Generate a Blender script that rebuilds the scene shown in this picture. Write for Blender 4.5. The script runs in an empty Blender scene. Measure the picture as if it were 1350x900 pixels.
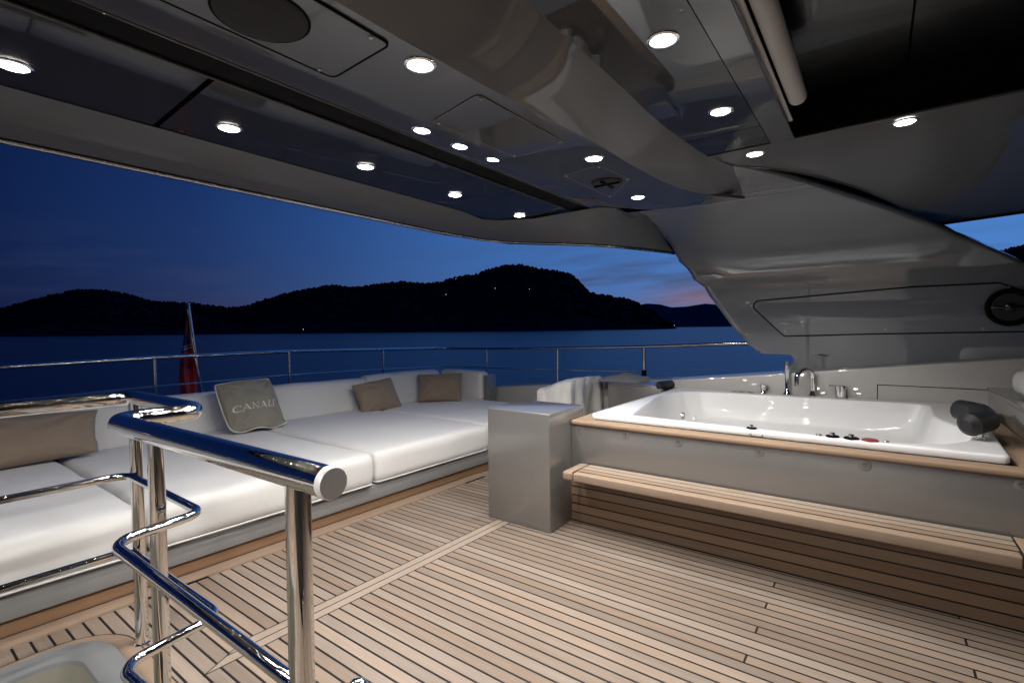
import bpy, bmesh, math, random
from mathutils import Vector, Matrix, noise as mnoise
random.seed(7)
scene = bpy.context.scene
COL = scene.collection
PI = math.pi

# ------------------------------------------------------------------ camera
F_PX, CAM_H = 653.6, 1.45
PITCH, ROLL, YAW = math.radians(-1.53), math.radians(-0.64), math.radians(36.3)
_f0 = Vector((-math.sin(YAW), math.cos(YAW), 0)); _r0 = Vector((math.cos(YAW), math.sin(YAW), 0)); _u0 = Vector((0, 0, 1))
FWD = _f0*math.cos(PITCH) + _u0*math.sin(PITCH)
_u1 = -_f0*math.sin(PITCH) + _u0*math.cos(PITCH)
RGT = _r0*math.cos(ROLL) + _u1*math.sin(ROLL)
UPV = -_r0*math.sin(ROLL) + _u1*math.cos(ROLL)
CAM = Vector((0, 0, CAM_H))

def ray(px, py):
    return RGT*((px-675)/F_PX) + UPV*(-(py-450)/F_PX) + FWD

def at(px, py, x=None, y=None, z=None, d=None):
    """measure a point of the photograph on a known plane of the boat"""
    r = ray(px, py)
    if x is not None: t = (x-CAM.x)/r.x
    elif y is not None: t = (y-CAM.y)/r.y
    elif z is not None: t = (z-CAM.z)/r.z
    else: t = d
    return CAM + r*t

cam_d = bpy.data.cameras.new('camera'); cam = bpy.data.objects.new('camera', cam_d); COL.objects.link(cam)
cam_d.sensor_width = 36; cam_d.lens = F_PX/1350*36; cam_d.clip_start = 0.05; cam_d.clip_end = 30000
cam.matrix_world = Matrix(((RGT.x, UPV.x, -FWD.x, CAM.x), (RGT.y, UPV.y, -FWD.y, CAM.y), (RGT.z, UPV.z, -FWD.z, CAM.z), (0, 0, 0, 1)))
scene.camera = cam

# ------------------------------------------------------------------ materials
class N:
    """small node-tree helper"""
    def __init__(s, name):
        s.m = bpy.data.materials.new(name); s.m.use_nodes = True
        s.t = s.m.node_tree; s.p = s.t.nodes['Principled BSDF']
    def new(s, kind, **kw):
        n = s.t.nodes.new(kind)
        for k, v in kw.items(): setattr(n, k, v)
        return n
    def link(s, a, b): s.t.links.new(a, b)
    def val(s, sock, v):
        if hasattr(v, 'is_linked'): s.link(v, sock)
        else: sock.default_value = v
    def math(s, op, a, b=0.0, c=0.0):
        n = s.new('ShaderNodeMath', operation=op)
        s.val(n.inputs[0], a); s.val(n.inputs[1], b); s.val(n.inputs[2], c)
        return n.outputs[0]
    def mix(s, f, a, b):
        n = s.new('ShaderNodeMix', data_type='RGBA')
        s.val(n.inputs['Factor'], f); s.val(n.inputs['A'], a if hasattr(a, 'is_linked') else (*a, 1)); s.val(n.inputs['B'], b if hasattr(b, 'is_linked') else (*b, 1))
        return n.outputs['Result']
    def obj(s): return s.new('ShaderNodeTexCoord').outputs['Object']
    def xyz(s, vec):
        n = s.new('ShaderNodeSeparateXYZ'); s.link(vec, n.inputs[0]); return n.outputs
    def comb(s, x, y, z):
        n = s.new('ShaderNodeCombineXYZ')
        for i, v in enumerate((x, y, z)): s.val(n.inputs[i], v)
        return n.outputs[0]
    def noise(s, vec, scale, detail=3, rough=.5, out='Fac'):
        n = s.new('ShaderNodeTexNoise'); s.link(vec, n.inputs['Vector'])
        n.inputs['Scale'].default_value = scale; n.inputs['Detail'].default_value = detail; n.inputs['Roughness'].default_value = rough
        return n.outputs[out]
    def ramp(s, f, stops):
        n = s.new('ShaderNodeValToRGB'); s.link(f, n.inputs[0]); e = n.color_ramp.elements
        while len(e) < len(stops): e.new(.5)
        for i, (p, c) in enumerate(stops): e[i].position = p; e[i].color = (*c, 1)
        return n.outputs[0]
    def bump(s, h, strength, dist=.01):
        n = s.new('ShaderNodeBump'); s.link(h, n.inputs['Height']); n.inputs['Strength'].default_value = strength; n.inputs['Distance'].default_value = dist
        return n.outputs[0]
    def set(s, **kw):
        for k, v in kw.items():
            sock = s.p.inputs[k.replace('_', ' ')]
            s.val(sock, (*v, 1) if isinstance(v, tuple) and len(v) == 3 else v)

def simple(name, col, rough=.5, metal=0.0, coat=0.0, var=.06, bump=0.0, bscale=40, spec=.5):
    n = N(name); o = n.obj()
    f = n.noise(o, 6, 4)
    c = n.mix(f, tuple(x*(1-var) for x in col), tuple(x*(1+var) for x in col))
    n.set(Base_Color=c, Metallic=metal, Coat_Weight=coat, Coat_Roughness=.03)
    n.p.inputs['Specular IOR Level'].default_value = spec
    r = n.math('MULTIPLY_ADD', n.noise(o, 14, 4), rough*.4, rough*.8)
    n.set(Roughness=r)
    if bump: n.set(Normal=n.bump(n.noise(o, bscale, 4), bump))
    return n.m

def lacquer(name, col, wave=.12, rough=.30, coat=1.0, scale=1.6, dist=.02, spec=.5, metal=0.0, cior=1.5):
    """glossy yacht paint: mirror clear coat that is very slightly wavy"""
    n = N(name); o = n.obj()
    fl = n.noise(o, 900, 2)
    c = n.mix(fl, tuple(x*.9 for x in col), tuple(x*1.1 for x in col))
    n.set(Base_Color=c, Roughness=rough, Coat_Weight=coat, Coat_Roughness=.008, Metallic=metal, Coat_IOR=cior)
    n.p.inputs['Specular IOR Level'].default_value = spec
    b = n.bump(n.noise(o, scale, 2, .4), wave, dist)
    n.set(Normal=b, Coat_Normal=b)
    return n.m

def steel(name, rough=.04, col=(.78, .77, .75), wave=.0):
    n = N(name); o = n.obj()
    n.set(Base_Color=col, Metallic=1.0, Roughness=n.math('MULTIPLY_ADD', n.noise(o, 30, 5), rough*1.2, rough*.4))
    return n.m

def teak(name, across='Y', along='X', pitch=.0634, phase=2.274, caulk=.0105, dark=(.155, .118, .092), light=(.325, .268, .220),
         shear=0.0, butt=False, king=False, gap=(.006, .0055, .005), lines=True):
    n = N(name); o = n.obj(); s = n.xyz(o)
    u0, v0 = s[across], s[along]
    u = n.math('MULTIPLY_ADD', v0, -shear, u0) if shear else u0
    k = n.math('DIVIDE', n.math('SUBTRACT', u, phase), pitch)
    idx = n.math('FLOOR', k); fr = n.math('SUBTRACT', k, idx)
    e = n.math('MINIMUM', fr, n.math('SUBTRACT', 1.0, fr))
    mask = n.math('LESS_THAN', e, caulk/2/pitch) if lines else n.math('MULTIPLY', e, 0.0)
    seg = idx
    if butt:
        m4 = n.math('FLOORED_MODULO', n.math('MULTIPLY', idx, -1.0), 4.0)
        off = n.math('MULTIPLY_ADD', m4, .79, -.45)
        kk = n.math('DIVIDE', n.math('SUBTRACT', v0, off), 8.0)
        ki = n.math('FLOOR', kk); kf = n.math('SUBTRACT', kk, ki)
        ke = n.math('MINIMUM', kf, n.math('SUBTRACT', 1.0, kf))
        mask = n.math('MAXIMUM', mask, n.math('LESS_THAN', ke, .0048/8.0))
        seg = n.math('MULTIPLY_ADD', ki, 37.3, idx)
    kmask = None
    if king:   # two longer boards laid across the planks
        kx = n.math('SUBTRACT', s['X'], n.math('MULTIPLY_ADD', s['Y'], .0405, -2.431))
        kin = n.math('MULTIPLY', n.math('GREATER_THAN', kx, 0.0), n.math('LESS_THAN', kx, .117))
        kin = n.math('MULTIPLY', kin, n.math('GREATER_THAN', n.math('MULTIPLY_ADD', kx, 1.9, s['Y']), 1.10))
        ke = n.math('MINIMUM', n.math('ABSOLUTE', kx), n.math('ABSOLUTE', n.math('SUBTRACT', kx, .0585)))
        ke = n.math('MINIMUM', ke, n.math('ABSOLUTE', n.math('SUBTRACT', kx, .117)))
        kl = n.math('LESS_THAN', ke, .0036)
        kl = n.math('MULTIPLY', kl, n.math('GREATER_THAN', n.math('MULTIPLY_ADD', kx, 1.9, s['Y']), 1.095))
        kmask = kin
        me = n.math('ABSOLUTE', n.math('SUBTRACT', n.math('MULTIPLY_ADD', kx, 1.9, s['Y']), 1.10))
        kl2 = n.math('MULTIPLY', n.math('LESS_THAN', me, .006), n.math('MULTIPLY', n.math('GREATER_THAN', kx, -.003), n.math('LESS_THAN', kx, .12)))
        mask = n.math('MAXIMUM', n.math('MULTIPLY', mask, n.math('SUBTRACT', 1.0, kin)), n.math('MAXIMUM', kl, kl2))
    wn = n.new('ShaderNodeTexWhiteNoise', noise_dimensions='1D'); n.link(seg, wn.inputs['W'])
    # stretched grain
    g = n.noise(n.comb(n.math('MULTIPLY', u0, 55.0), n.math('MULTIPLY_ADD', v0, 2.2, n.math('MULTIPLY', seg, 3.7)), n.math('MULTIPLY', s['Z'], 30.0)), 1.0, 5, .62)
    g2 = n.noise(o, 1.3, 3); fine = n.noise(n.comb(n.math('MULTIPLY', u0, 400.0), n.math('MULTIPLY', v0, 12.0), s['Z']), 1.0, 3)
    f = n.math('MULTIPLY_ADD', wn.outputs['Value'], .52, n.math('MULTIPLY_ADD', g, .60, n.math('MULTIPLY_ADD', fine, .30, n.math('MULTIPLY_ADD', g2, .50, -.53))))
    c = n.mix(n.math('MAXIMUM', n.math('MINIMUM', f, 1.0), 0.0), dark, light)
    # a few warmer boards
    wn2 = n.new('ShaderNodeTexWhiteNoise', noise_dimensions='1D'); n.link(n.math('MULTIPLY_ADD', seg, 1.7, 9.1), wn2.inputs['W'])
    warm = n.new('ShaderNodeMix', data_type='RGBA', blend_type='MULTIPLY'); n.link(n.math('MULTIPLY', wn2.outputs['Value'], .45), warm.inputs['Factor'])
    n.link(c, warm.inputs['A']); warm.inputs['B'].default_value = (1.06, .86, .68, 1); c = warm.outputs['Result']
    if kmask is not None:
        c = n.mix(kmask, c, n.mix(g, (.25, .195, .15), (.33, .265, .21)))
    c = n.mix(mask, c, gap)
    n.set(Base_Color=c, Roughness=n.math('MULTIPLY_ADD', g, .2, .5))
    n.set(Normal=n.bump(n.math('MULTIPLY_ADD', mask, -1.0, n.math('MULTIPLY', g, .25)), .25, .003))
    n.p.inputs['Specular IOR Level'].default_value = .3
    return n.m

def fabric(name, col, weave=900, b=.15, wr=.0, var=.05, rough=.75, wrs=3.0, slub=False):
    n = N(name); o = n.obj()
    w = n.noise(o, weave, 2)
    big = n.noise(o, 5, 4)
    f = n.math('MULTIPLY_ADD', w, .5, n.math('MULTIPLY', big, .5))
    c = n.mix(f, tuple(x*(1-var*1.6) for x in col), tuple(x*(1+var*1.6) for x in col))
    if slub:
        s = n.xyz(o); th = n.noise(n.comb(n.math('MULTIPLY', s['X'], 40.0), n.math('MULTIPLY', s['Y'], 40.0), n.math('MULTIPLY', s['Z'], 900.0)), 1.0, 2)
        c = n.mix(n.math('MULTIPLY', th, .3), c, tuple(x*.55 for x in col))
    h = n.math('MULTIPLY', w, .12)
    if wr:
        h = n.math('MULTIPLY_ADD', n.noise(o, wrs, 5, .55), wr, h)
    n.set(Base_Color=c, Roughness=rough, Normal=n.bump(h, b, .02), Sheen_Weight=.15)
    n.p.inputs['Specular IOR Level'].default_value = .25
    return n.m

def emit(name, col, strength):
    n = N(name); n.set(Base_Color=(.8, .8, .8), Emission_Color=col, Emission_Strength=strength); return n.m

M = {}
M['deck'] = teak('deck_teak', butt=True, king=True)
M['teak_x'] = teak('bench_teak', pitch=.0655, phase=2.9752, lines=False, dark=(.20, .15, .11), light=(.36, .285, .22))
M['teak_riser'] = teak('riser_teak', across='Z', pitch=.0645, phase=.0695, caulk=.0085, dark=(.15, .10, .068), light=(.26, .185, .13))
M['teak_edge'] = teak('edging_teak', across='Y', pitch=.5, phase=2.9, lines=False, dark=(.19, .135, .095), light=(.335, .25, .18))
M['teak_side'] = teak('side_teak', across='X', along='Y', pitch=.5, phase=.3, lines=False, dark=(.19, .135, .095), light=(.335, .25, .18))
M['teak_kick'] = teak('kick_teak', across='Z', along='Y', pitch=.5, phase=-.2, lines=False, dark=(.17, .10, .06), light=(.28, .18, .11))
M['margin'] = teak('margin_teak', across='X', along='Y', pitch=2.0, phase=-4.0, lines=False, dark=(.19, .14, .105), light=(.28, .22, .17))
M['caulk'] = simple('black_caulk', (.006, .0055, .005), .6)
M['grey'] = lacquer('warm_grey_lacquer', (.205, .194, .184), wave=.03, coat=.9, spec=.5, metal=.4)
M['greybase'] = lacquer('cool_grey_lacquer', (.20, .20, .198), wave=.03, coat=.5, rough=.4)
M['beige'] = lacquer('beige_gelcoat', (.40, .383, .362), wave=.03, coat=.6)
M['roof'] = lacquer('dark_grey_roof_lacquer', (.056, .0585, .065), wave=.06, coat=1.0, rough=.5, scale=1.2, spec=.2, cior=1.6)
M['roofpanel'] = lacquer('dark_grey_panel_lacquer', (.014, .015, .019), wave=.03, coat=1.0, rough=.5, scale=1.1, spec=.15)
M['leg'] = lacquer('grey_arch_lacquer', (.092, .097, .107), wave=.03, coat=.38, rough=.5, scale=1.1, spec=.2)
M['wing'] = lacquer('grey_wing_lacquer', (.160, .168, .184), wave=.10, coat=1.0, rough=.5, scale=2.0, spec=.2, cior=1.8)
M['soffit'] = lacquer('dark_soffit_lacquer', (.075, .078, .084), wave=.08, coat=.6, rough=.5, spec=.2)
M['black'] = simple('matt_black', (.004, .004, .0045), .6, spec=.08)
M['blackgloss'] = simple('dark_tinted_glass', (.006, .0065, .007), .25, coat=.5)
M['rubber'] = simple('black_foam', (.012, .012, .0125), .55, bump=.1, bscale=200)
M['chrome'] = steel('polished_steel')
_n = N('wet_polished_steel'); _o = _n.obj()
_n.set(Base_Color=(.78, .77, .75), Metallic=1.0, Roughness=_n.math('MULTIPLY_ADD', _n.noise(_o, 18, 6, .65), .055, .0),
       Normal=_n.bump(_n.math('MAXIMUM', _n.math('SUBTRACT', _n.noise(_o, 170, 2), .63), 0.0), .22, .006))
M['wetsteel'] = _n.m
M['satin'] = steel('satin_steel', .35, (.42, .41, .40))
M['cap'] = simple('brushed_cap', (.62, .60, .58), .5, metal=.2)
M['white_fabric'] = fabric('white_vinyl_canvas', (.56, .548, .53), weave=1400, b=.32, wr=1.0, wrs=4.0, rough=.5)
M['cover_fabric'] = fabric('white_cover_canvas', (.66, .645, .62), weave=1000, b=.3, wr=.6, wrs=9)
M['taupe'] = fabric('taupe_linen', (.235, .178, .132), weave=700, b=.25, wr=.5, var=.10, rough=.9, slub=True, wrs=9)
M['olive'] = fabric('olive_towelling', (.195, .182, .150), weave=420, b=.5, wr=.5, var=.16, rough=.95, wrs=14)
M['piping'] = fabric('cream_piping', (.55, .52, .46), b=.2)
M['grey_cloth'] = fabric('grey_cover_cloth', (.22, .21, .20), b=.4, wr=.8, wrs=14)
M['acrylic'] = lacquer('white_acrylic', (.71, .705, .70), wave=.01, coat=.22, rough=.35, spec=.3)
M['coaming'] = lacquer('grey_coaming', (.15, .155, .158), wave=.02, coat=.4, rough=.4)
M['well'] = lacquer('stairwell_gelcoat', (.24, .23, .185), wave=.02, coat=.8)
M['lens'] = emit('lamp_lens', (1.0, .97, .93), 30.0)
M['red'] = simple('red_button', (.19, .035, .03), .4)
M['blind'] = fabric('cream_blind', (.50, .515, .54), b=.1)
M['paleglow'] = emit('pale_dot_glow', (.75, .95, 1.0), 1.6)  # glow of the ghost dots and the two shore lights
M['railsteel'] = steel('rail_steel', .16)
M['trim'] = steel('trim_steel', .25, (.42, .42, .43))
M['grille'] = simple('speaker_mesh', (.018, .018, .0175), .55, bump=.6, bscale=700)

# ------------------------------------------------------------------ mesh helpers
def obj(name, bm, mat, parent=None, smooth=True, angle=35, mats=None):
    me = bpy.data.meshes.new(name); bmesh.ops.recalc_face_normals(bm, faces=bm.faces[:])
    bm.to_mesh(me); bm.free()
    for m_ in (mats or [mat]): me.materials.append(m_)
    if smooth:
        me.polygons.foreach_set('use_smooth', [True]*len(me.polygons))
        me.set_sharp_from_angle(angle=math.radians(angle))
    o = bpy.data.objects.new(name, me); COL.objects.link(o)
    if parent:
        o.parent = parent; o.matrix_parent_inverse = Matrix.Translation(-parent.location)
    return o

def tag(o, label=None, cat=None, group=None, kind=None):
    if label: o['label'] = label
    if cat: o['category'] = cat
    if group: o['group'] = group
    if kind: o['kind'] = kind
    return o

def thing(name, label, cat, loc=(0, 0, 0), group=None):
    o = bpy.data.objects.new(name, None); o.empty_display_size = .1; COL.objects.link(o); o.location = loc
    return tag(o, label, cat, group)

def join(dst, src):
    me = bpy.data.meshes.new('tmp'); src.to_mesh(me); src.free(); dst.from_mesh(me); bpy.data.meshes.remove(me); return dst

def rbox(x0, x1, y0, y1, z0, z1, r=.01, seg=2):
    bm = bmesh.new(); bmesh.ops.create_cube(bm, size=1)
    for v in bm.verts: v.co = Vector((x0+(v.co.x+.5)*(x1-x0), y0+(v.co.y+.5)*(y1-y0), z0+(v.co.z+.5)*(z1-z0)))
    if r: bmesh.ops.bevel(bm, geom=bm.edges[:], offset=r, segments=seg, affect='EDGES', profile=.5)
    return bm

def softbox(x0, x1, y0, y1, z0, z1, r, puff=.0, nz=.0, n=(22, 22, 10), seed=0.0, side=.0):
    """upholstered block: rounded, bulging on top, slightly uneven"""
    bm = bmesh.new()
    def knots(a, b, k):
        inner = [a+r+(b-a-2*r)*i/(k-6) for i in range(k-5)]
        lo = [a, a+r*.12, a+r*.4]; hi = [b-r*.4, b-r*.12, b]
        return lo+inner+hi
    X, Y, Z = knots(x0, x1, n[0]), knots(y0, y1, n[1]), knots(z0, z1, n[2])
    c = {}
    def vert(i, j, k):
        key = (i, j, k)
        if key not in c:
            p = Vector((X[i], Y[j], Z[k]))
            q = Vector((min(max(p.x, x0+r), x1-r), min(max(p.y, y0+r), y1-r), min(max(p.z, z0+r), z1-r)))
            d = p-q
            if d.length > 1e-6: p = q + d.normalized()*min(r, max(abs(d.x), abs(d.y), abs(d.z)))
            u = (p.x-x0)/(x1-x0)*2-1; v = (p.y-y0)/(y1-y0)*2-1; w = (p.z-z0)/(z1-z0)
            p.z += puff*max(0, 1-u*u)**.6*max(0, 1-v*v)**.6*w
            p.x += side*u*math.sin(PI*min(1, max(0, w)))
            nn = mnoise.noise_vector(Vector((p.x*3+seed, p.y*3, p.z*5)))
            p += nn*nz
            c[key] = bm.verts.new(p)
        return c[key]
    I, J, K = len(X)-1, len(Y)-1, len(Z)-1
    def quad(*k): bm.faces.new([vert(*q) for q in k])
    for i in range(I):
        for j in range(J):
            quad((i, j, 0), (i, j+1, 0), (i+1, j+1, 0), (i+1, j, 0)); quad((i, j, K), (i+1, j, K), (i+1, j+1, K), (i, j+1, K))
    for i in range(I):
        for k in range(K):
            quad((i, 0, k), (i+1, 0, k), (i+1, 0, k+1), (i, 0, k+1)); quad((i, J, k), (i, J, k+1), (i+1, J, k+1), (i+1, J, k))
    for j in range(J):
        for k in range(K):
            quad((0, j, k), (0, j, k+1), (0, j+1, k+1), (0, j+1, k)); quad((I, j, k), (I, j+1, k), (I, j+1, k+1), (I, j, k+1))
    return bm

def fillet(pts, r, seg=8, closed=False):
    """round the corners of a polyline"""
    P = [Vector(p) for p in pts]; out = []
    for i, p in enumerate(P):
        if not closed and i in (0, len(P)-1): out.append(p); continue
        a = (P[i-1]-p); b = (P[(i+1) % len(P)]-p)
        la, lb = a.length, b.length; a.normalize(); b.normalize()
        ang = a.angle(b)
        if ang > 3.0: out.append(p); continue
        t = min(r/math.tan(ang/2), la*.49, lb*.49); rr = t*math.tan(ang/2)
        A, B = p+a*t, p+b*t
        cen = p+(a+b).normalized()*(rr/math.sin(ang/2))
        va, vb = A-cen, B-cen; tot = va.angle(vb)
        for k in range(seg+1):
            f = k/seg
            out.append(cen+(va*math.sin((1-f)*tot)+vb*math.sin(f*tot))/math.sin(tot))
    return out

def tube(bm, pts, r, n=16, cap=True, closed=False, rfun=None):
    P = [Vector(p) for p in pts]; rings = []; up = None
    for i, p in enumerate(P):
        if closed: t = (P[(i+1) % len(P)]-P[i-1]).normalized()
        else: t = (P[min(i+1, len(P)-1)]-P[max(i-1, 0)]).normalized()
        if up is None:
            up = Vector((0, 0, 1)) if abs(t.z) < .9 else Vector((1, 0, 0))
        up = (up-t*up.dot(t)).normalized(); s = t.cross(up)
        rr = rfun(i/(len(P)-1)) if rfun else r
        rings.append([bm.verts.new(p+(up*math.cos(a)+s*math.sin(a))*rr) for a in (2*PI*k/n for k in range(n))])
    m = len(rings)
    for i in range(m if closed else m-1):
        A, B = rings[i], rings[(i+1) % m]
        for k in range(n): bm.faces.new((A[k], A[(k+1) % n], B[(k+1) % n], B[k]))
    if cap and not closed:
        bm.faces.new(rings[0][::-1]); bm.faces.new(rings[-1])
    return bm

def lathe(bm, prof, c=(0, 0, 0), n=32, axis='Z'):
    """revolve (radius, height) pairs"""
    rings = []
    for r, h in prof:
        ring = []
        for k in range(n):
            a = 2*PI*k/n; q = (r*math.cos(a), r*math.sin(a), h)
            if axis == 'Y': q = (q[0], q[2], q[1])
            ring.append(bm.verts.new(Vector(c)+Vector(q)))
        rings.append(ring)
    for A, B in zip(rings, rings[1:]):
        for k in range(n): bm.faces.new((A[k], A[(k+1) % n], B[(k+1) % n], B[k]))
    if prof[0][0] > 1e-4: bm.faces.new(rings[0][::-1])
    if prof[-1][0] > 1e-4: bm.faces.new(rings[-1])
    bmesh.ops.remove_doubles(bm, verts=bm.verts[:], dist=1e-5)
    return bm

def grid(rows, bm=None):
    """surface through rows of points"""
    bm = bm or bmesh.new()
    V = [[bm.verts.new(Vector(p)) for p in r] for r in rows]
    for A, B in zip(V, V[1:]):
        for k in range(len(A)-1): bm.faces.new((A[k], A[k+1], B[k+1], B[k]))
    return bm

def poly(pts, bm=None, thick=0.0, d=(0, 0, 1)):
    bm = bm or bmesh.new()
    f = bm.faces.new([bm.verts.new(Vector(p)) for p in pts])
    if thick:
        g = bmesh.ops.extrude_face_region(bm, geom=[f])
        for v in [e for e in g['geom'] if isinstance(e, bmesh.types.BMVert)]: v.co += Vector(d)*thick
    return bm

def resample(pts, n):
    P = [Vector(p) for p in pts]; L = [0]
    for a, b in zip(P, P[1:]): L.append(L[-1]+(b-a).length)
    out = []; j = 0
    for i in range(n):
        s = L[-1]*i/(n-1)
        while j < len(P)-2 and L[j+1] < s: j += 1
        t = (s-L[j])/max(1e-9, L[j+1]-L[j]); out.append(P[j].lerp(P[j+1], min(1, t)))
    return out

# ------------------------------------------------------------------ setting: sea, hills, deck
def sea():
    n = N('sea_water'); o = n.obj(); s = n.xyz(o)
    v = n.comb(n.math('MULTIPLY', s['X'], .02), n.math('MULTIPLY', s['Y'], .02), 0.0)
    h = n.math('ADD', n.noise(v, 1.0, 6, .6), n.math('MULTIPLY', n.noise(v, 9.0, 4, .6), .3))
    n.set(Base_Color=(.016, .040, .095), Roughness=.32, Normal=n.bump(h, .6, 1.2))
    n.p.inputs['IOR'].default_value = 1.33
    bm = bmesh.new(); R = [30, 80, 200, 500, 1200, 3000, 8000, 20000]; K = 48
    rings = [[bm.verts.new((r*math.cos(2*PI*k/K), r*math.sin(2*PI*k/K), -7.0)) for k in range(K)] for r in R]
    bm.faces.new(rings[0])
    for A, B in zip(rings, rings[1:]):
        for k in range(K): bm.faces.new((A[k], A[(k+1) % K], B[(k+1) % K], B[k]))
    tag(obj('sea', bm, n.m, smooth=False), kind='structure')
sea()

def hill_mat(name, c):
    n = N(name); o = n.obj()
    n.set(Base_Color=n.mix(n.noise(o, .02, 5), tuple(x*.6 for x in c), tuple(x*1.4 for x in c)), Roughness=1.0)
    n.p.inputs['Specular IOR Level'].default_value = 0.0
    return n.m
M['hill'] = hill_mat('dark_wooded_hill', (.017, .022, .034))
M['farhill'] = hill_mat('far_hazed_hill', (.018, .045, .095))  # distance haze put into the base colour as a lighter blue
M['wood'] = hill_mat('tree_crowns', (.015, .019, .028))

def hill(sky, d0, d1, mat, trees=0, tree_h=(7, 13), seed=1, shore_py=None):
    """a ridge whose crest line was measured as (px, py) at distance d1, with its shore at distance d0"""
    rnd = random.Random(seed)
    xs = [p[0] for p in sky]; n = 160
    def crest(x):
        for (a, ya), (b, yb) in zip(sky, sky[1:]):
            if a <= x <= b: return ya+(yb-ya)*(x-a)/(b-a)
    rows = [[] for _ in range(9)]
    for i in range(n+1):
        x = xs[0]+(xs[-1]-xs[0])*i/n
        top = at(x, crest(x), d=d1)
        hd = Vector((top.x, top.y, 0)); hl = hd.length; hd.normalize()
        H = max(.5, top.z+7+3*mnoise.noise(Vector((x*.05, seed, 0)))-(6 if trees else 0))
        for j in range(9):
            if j < 7:
                t = j/6; dist = hl*(d0+(d1-d0)*t)/d1
                z = -7.5+(H+.5)*math.sin(t*PI/2)**1.15+(8*mnoise.noise(Vector((x*.04, t*5, seed)))*math.sin(PI*t))
            else:
                t = j-6; dist = hl*(1+.25*t); z = -7.5+H*(.55 if j == 7 else 0)
            rows[j].append(hd*dist+Vector((0, 0, z)))
    o = tag(obj('hill', grid(rows), mat), kind='structure')
    return rows

def crowns(bm, rows, count, hh, rnd, crest_only=False):
    n = len(rows[0])-1
    for _ in range(count):
        i = rnd.uniform(0, n-.001); j = 6 if rnd.random() < .45 else rnd.uniform(1.0, 6.0)
        if crest_only: j = 6
        a, fi = int(i), i-int(i); b = min(int(j), 5); fj = j-b
        p = (rows[b][a].lerp(rows[b][a+1], fi)).lerp(rows[b+1][a].lerp(rows[b+1][a+1], fi), fj)
        if p.z < -3: continue
        h = rnd.uniform(*hh); w = h*rnd.uniform(.32, .6)
        base = p-Vector((0, 0, 1.5)); k = 6; prev = None; tw = rnd.uniform(0, 6)
        lean = Vector((rnd.uniform(-1, 1), rnd.uniform(-1, 1), 0))*h*.12
        for q, (rr, zz) in enumerate(((.45, 0), (1, .3), (.8, .62), (.25, .92))):
            ring = [bm.verts.new(base+lean*zz+Vector((w*rr*rnd.uniform(.7, 1.25)*math.cos(tw+2*PI*m/k), w*rr*rnd.uniform(.7, 1.25)*math.sin(tw+2*PI*m/k), h*zz*rnd.uniform(.9, 1.1)))) for m in range(k)]
            if prev:
                for m in range(k): bm.faces.new((prev[m], prev[(m+1) % k], ring[(m+1) % k], ring[m]))
            prev = ring
        bm.faces.new(prev)

main_sky = [(-420, 424), (-200, 420), (-60, 418), (0, 409), (40, 398), (100, 384), (140, 384), (172, 391), (200, 399), (245, 401), (270, 404), (300, 407), (325, 406),
            (345, 398), (380, 388), (420, 380), (440, 378), (460, 381), (480, 379), (500, 376), (530, 373), (560, 376), (580, 374), (600, 367), (630, 363), (650, 355),
            (670, 351), (690, 351), (710, 356), (730, 358), (750, 362), (765, 373), (778, 388), (800, 391), (820, 394), (840, 401), (860, 411), (876, 424), (892, 434)]
r_main = hill(main_sky, 1500, 2000, M['hill'], trees=1, seed=3)
r_right = hill([(1090, 430), (1160, 405), (1230, 372), (1290, 342), (1320, 331), (1350, 324), (1400, 312), (1460, 318), (1560, 350), (1700, 400)], 1700, 2300, M['hill'], trees=1, seed=8)
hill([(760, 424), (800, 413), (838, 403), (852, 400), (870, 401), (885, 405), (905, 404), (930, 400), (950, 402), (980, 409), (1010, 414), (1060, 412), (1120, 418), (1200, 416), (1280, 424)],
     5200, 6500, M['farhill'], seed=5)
rnd = random.Random(4)
bmw = bmesh.new(); crowns(bmw, r_main, 6500, (7, 15), rnd); crowns(bmw, r_main, 1500, (9, 20), rnd, True); crowns(bmw, r_right, 1500, (8, 17), rnd)
tag(obj('forest', bmw, M['wood'], smooth=False), kind='stuff')

# dim dots taken for lens ghosts, built as glowing balls, plus two shore lights
dotspots = [(588, 388), (618, 394), (653, 380), (653, 392), (660, 395), (642, 399), (667, 397), (686, 397), (698, 381), (709, 390), (716, 398), (738, 395), (601, 367.5), (677, 355), (695, 405), (659, 404), (400, 434), (889, 429)]
lm = bmesh.new(); lathe(lm, [(.01, -.9), (.75, -.5), (.9, 0), (.75, .5), (.01, .9)], n=8)
lm_me = None
for i, (x, y) in enumerate(dotspots):
    dd = 1490 if y > 420 else (1985 if y < 370 else 1700)
    if lm_me is None: o = obj('glow_dot', lm, M['paleglow']); lm_me = o.data
    else: o = bpy.data.objects.new('glow_dot', lm_me); COL.objects.link(o)
    # in front of the slope
    p = at(x, y, d=dd)
    o.location = p
    lab = 'small pale ghost dot of light over trees on the dark hill'
    if i == 16: lab = 'faint lamp low by the waterline below the left part of the wooded hill'
    elif i == 17: lab = 'faint lamp at the point where the wooded hill meets the water on the right'
    elif i == 13: lab = 'highest pale ghost dot at the very top of the dark wooded hill'
    elif i == 12: lab = 'pale ghost dot on the crest left of the top of the dark hill'
    tag(o, lab, 'lamp', 'pale glowing dots on the dark hillside', 'thing')

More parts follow.
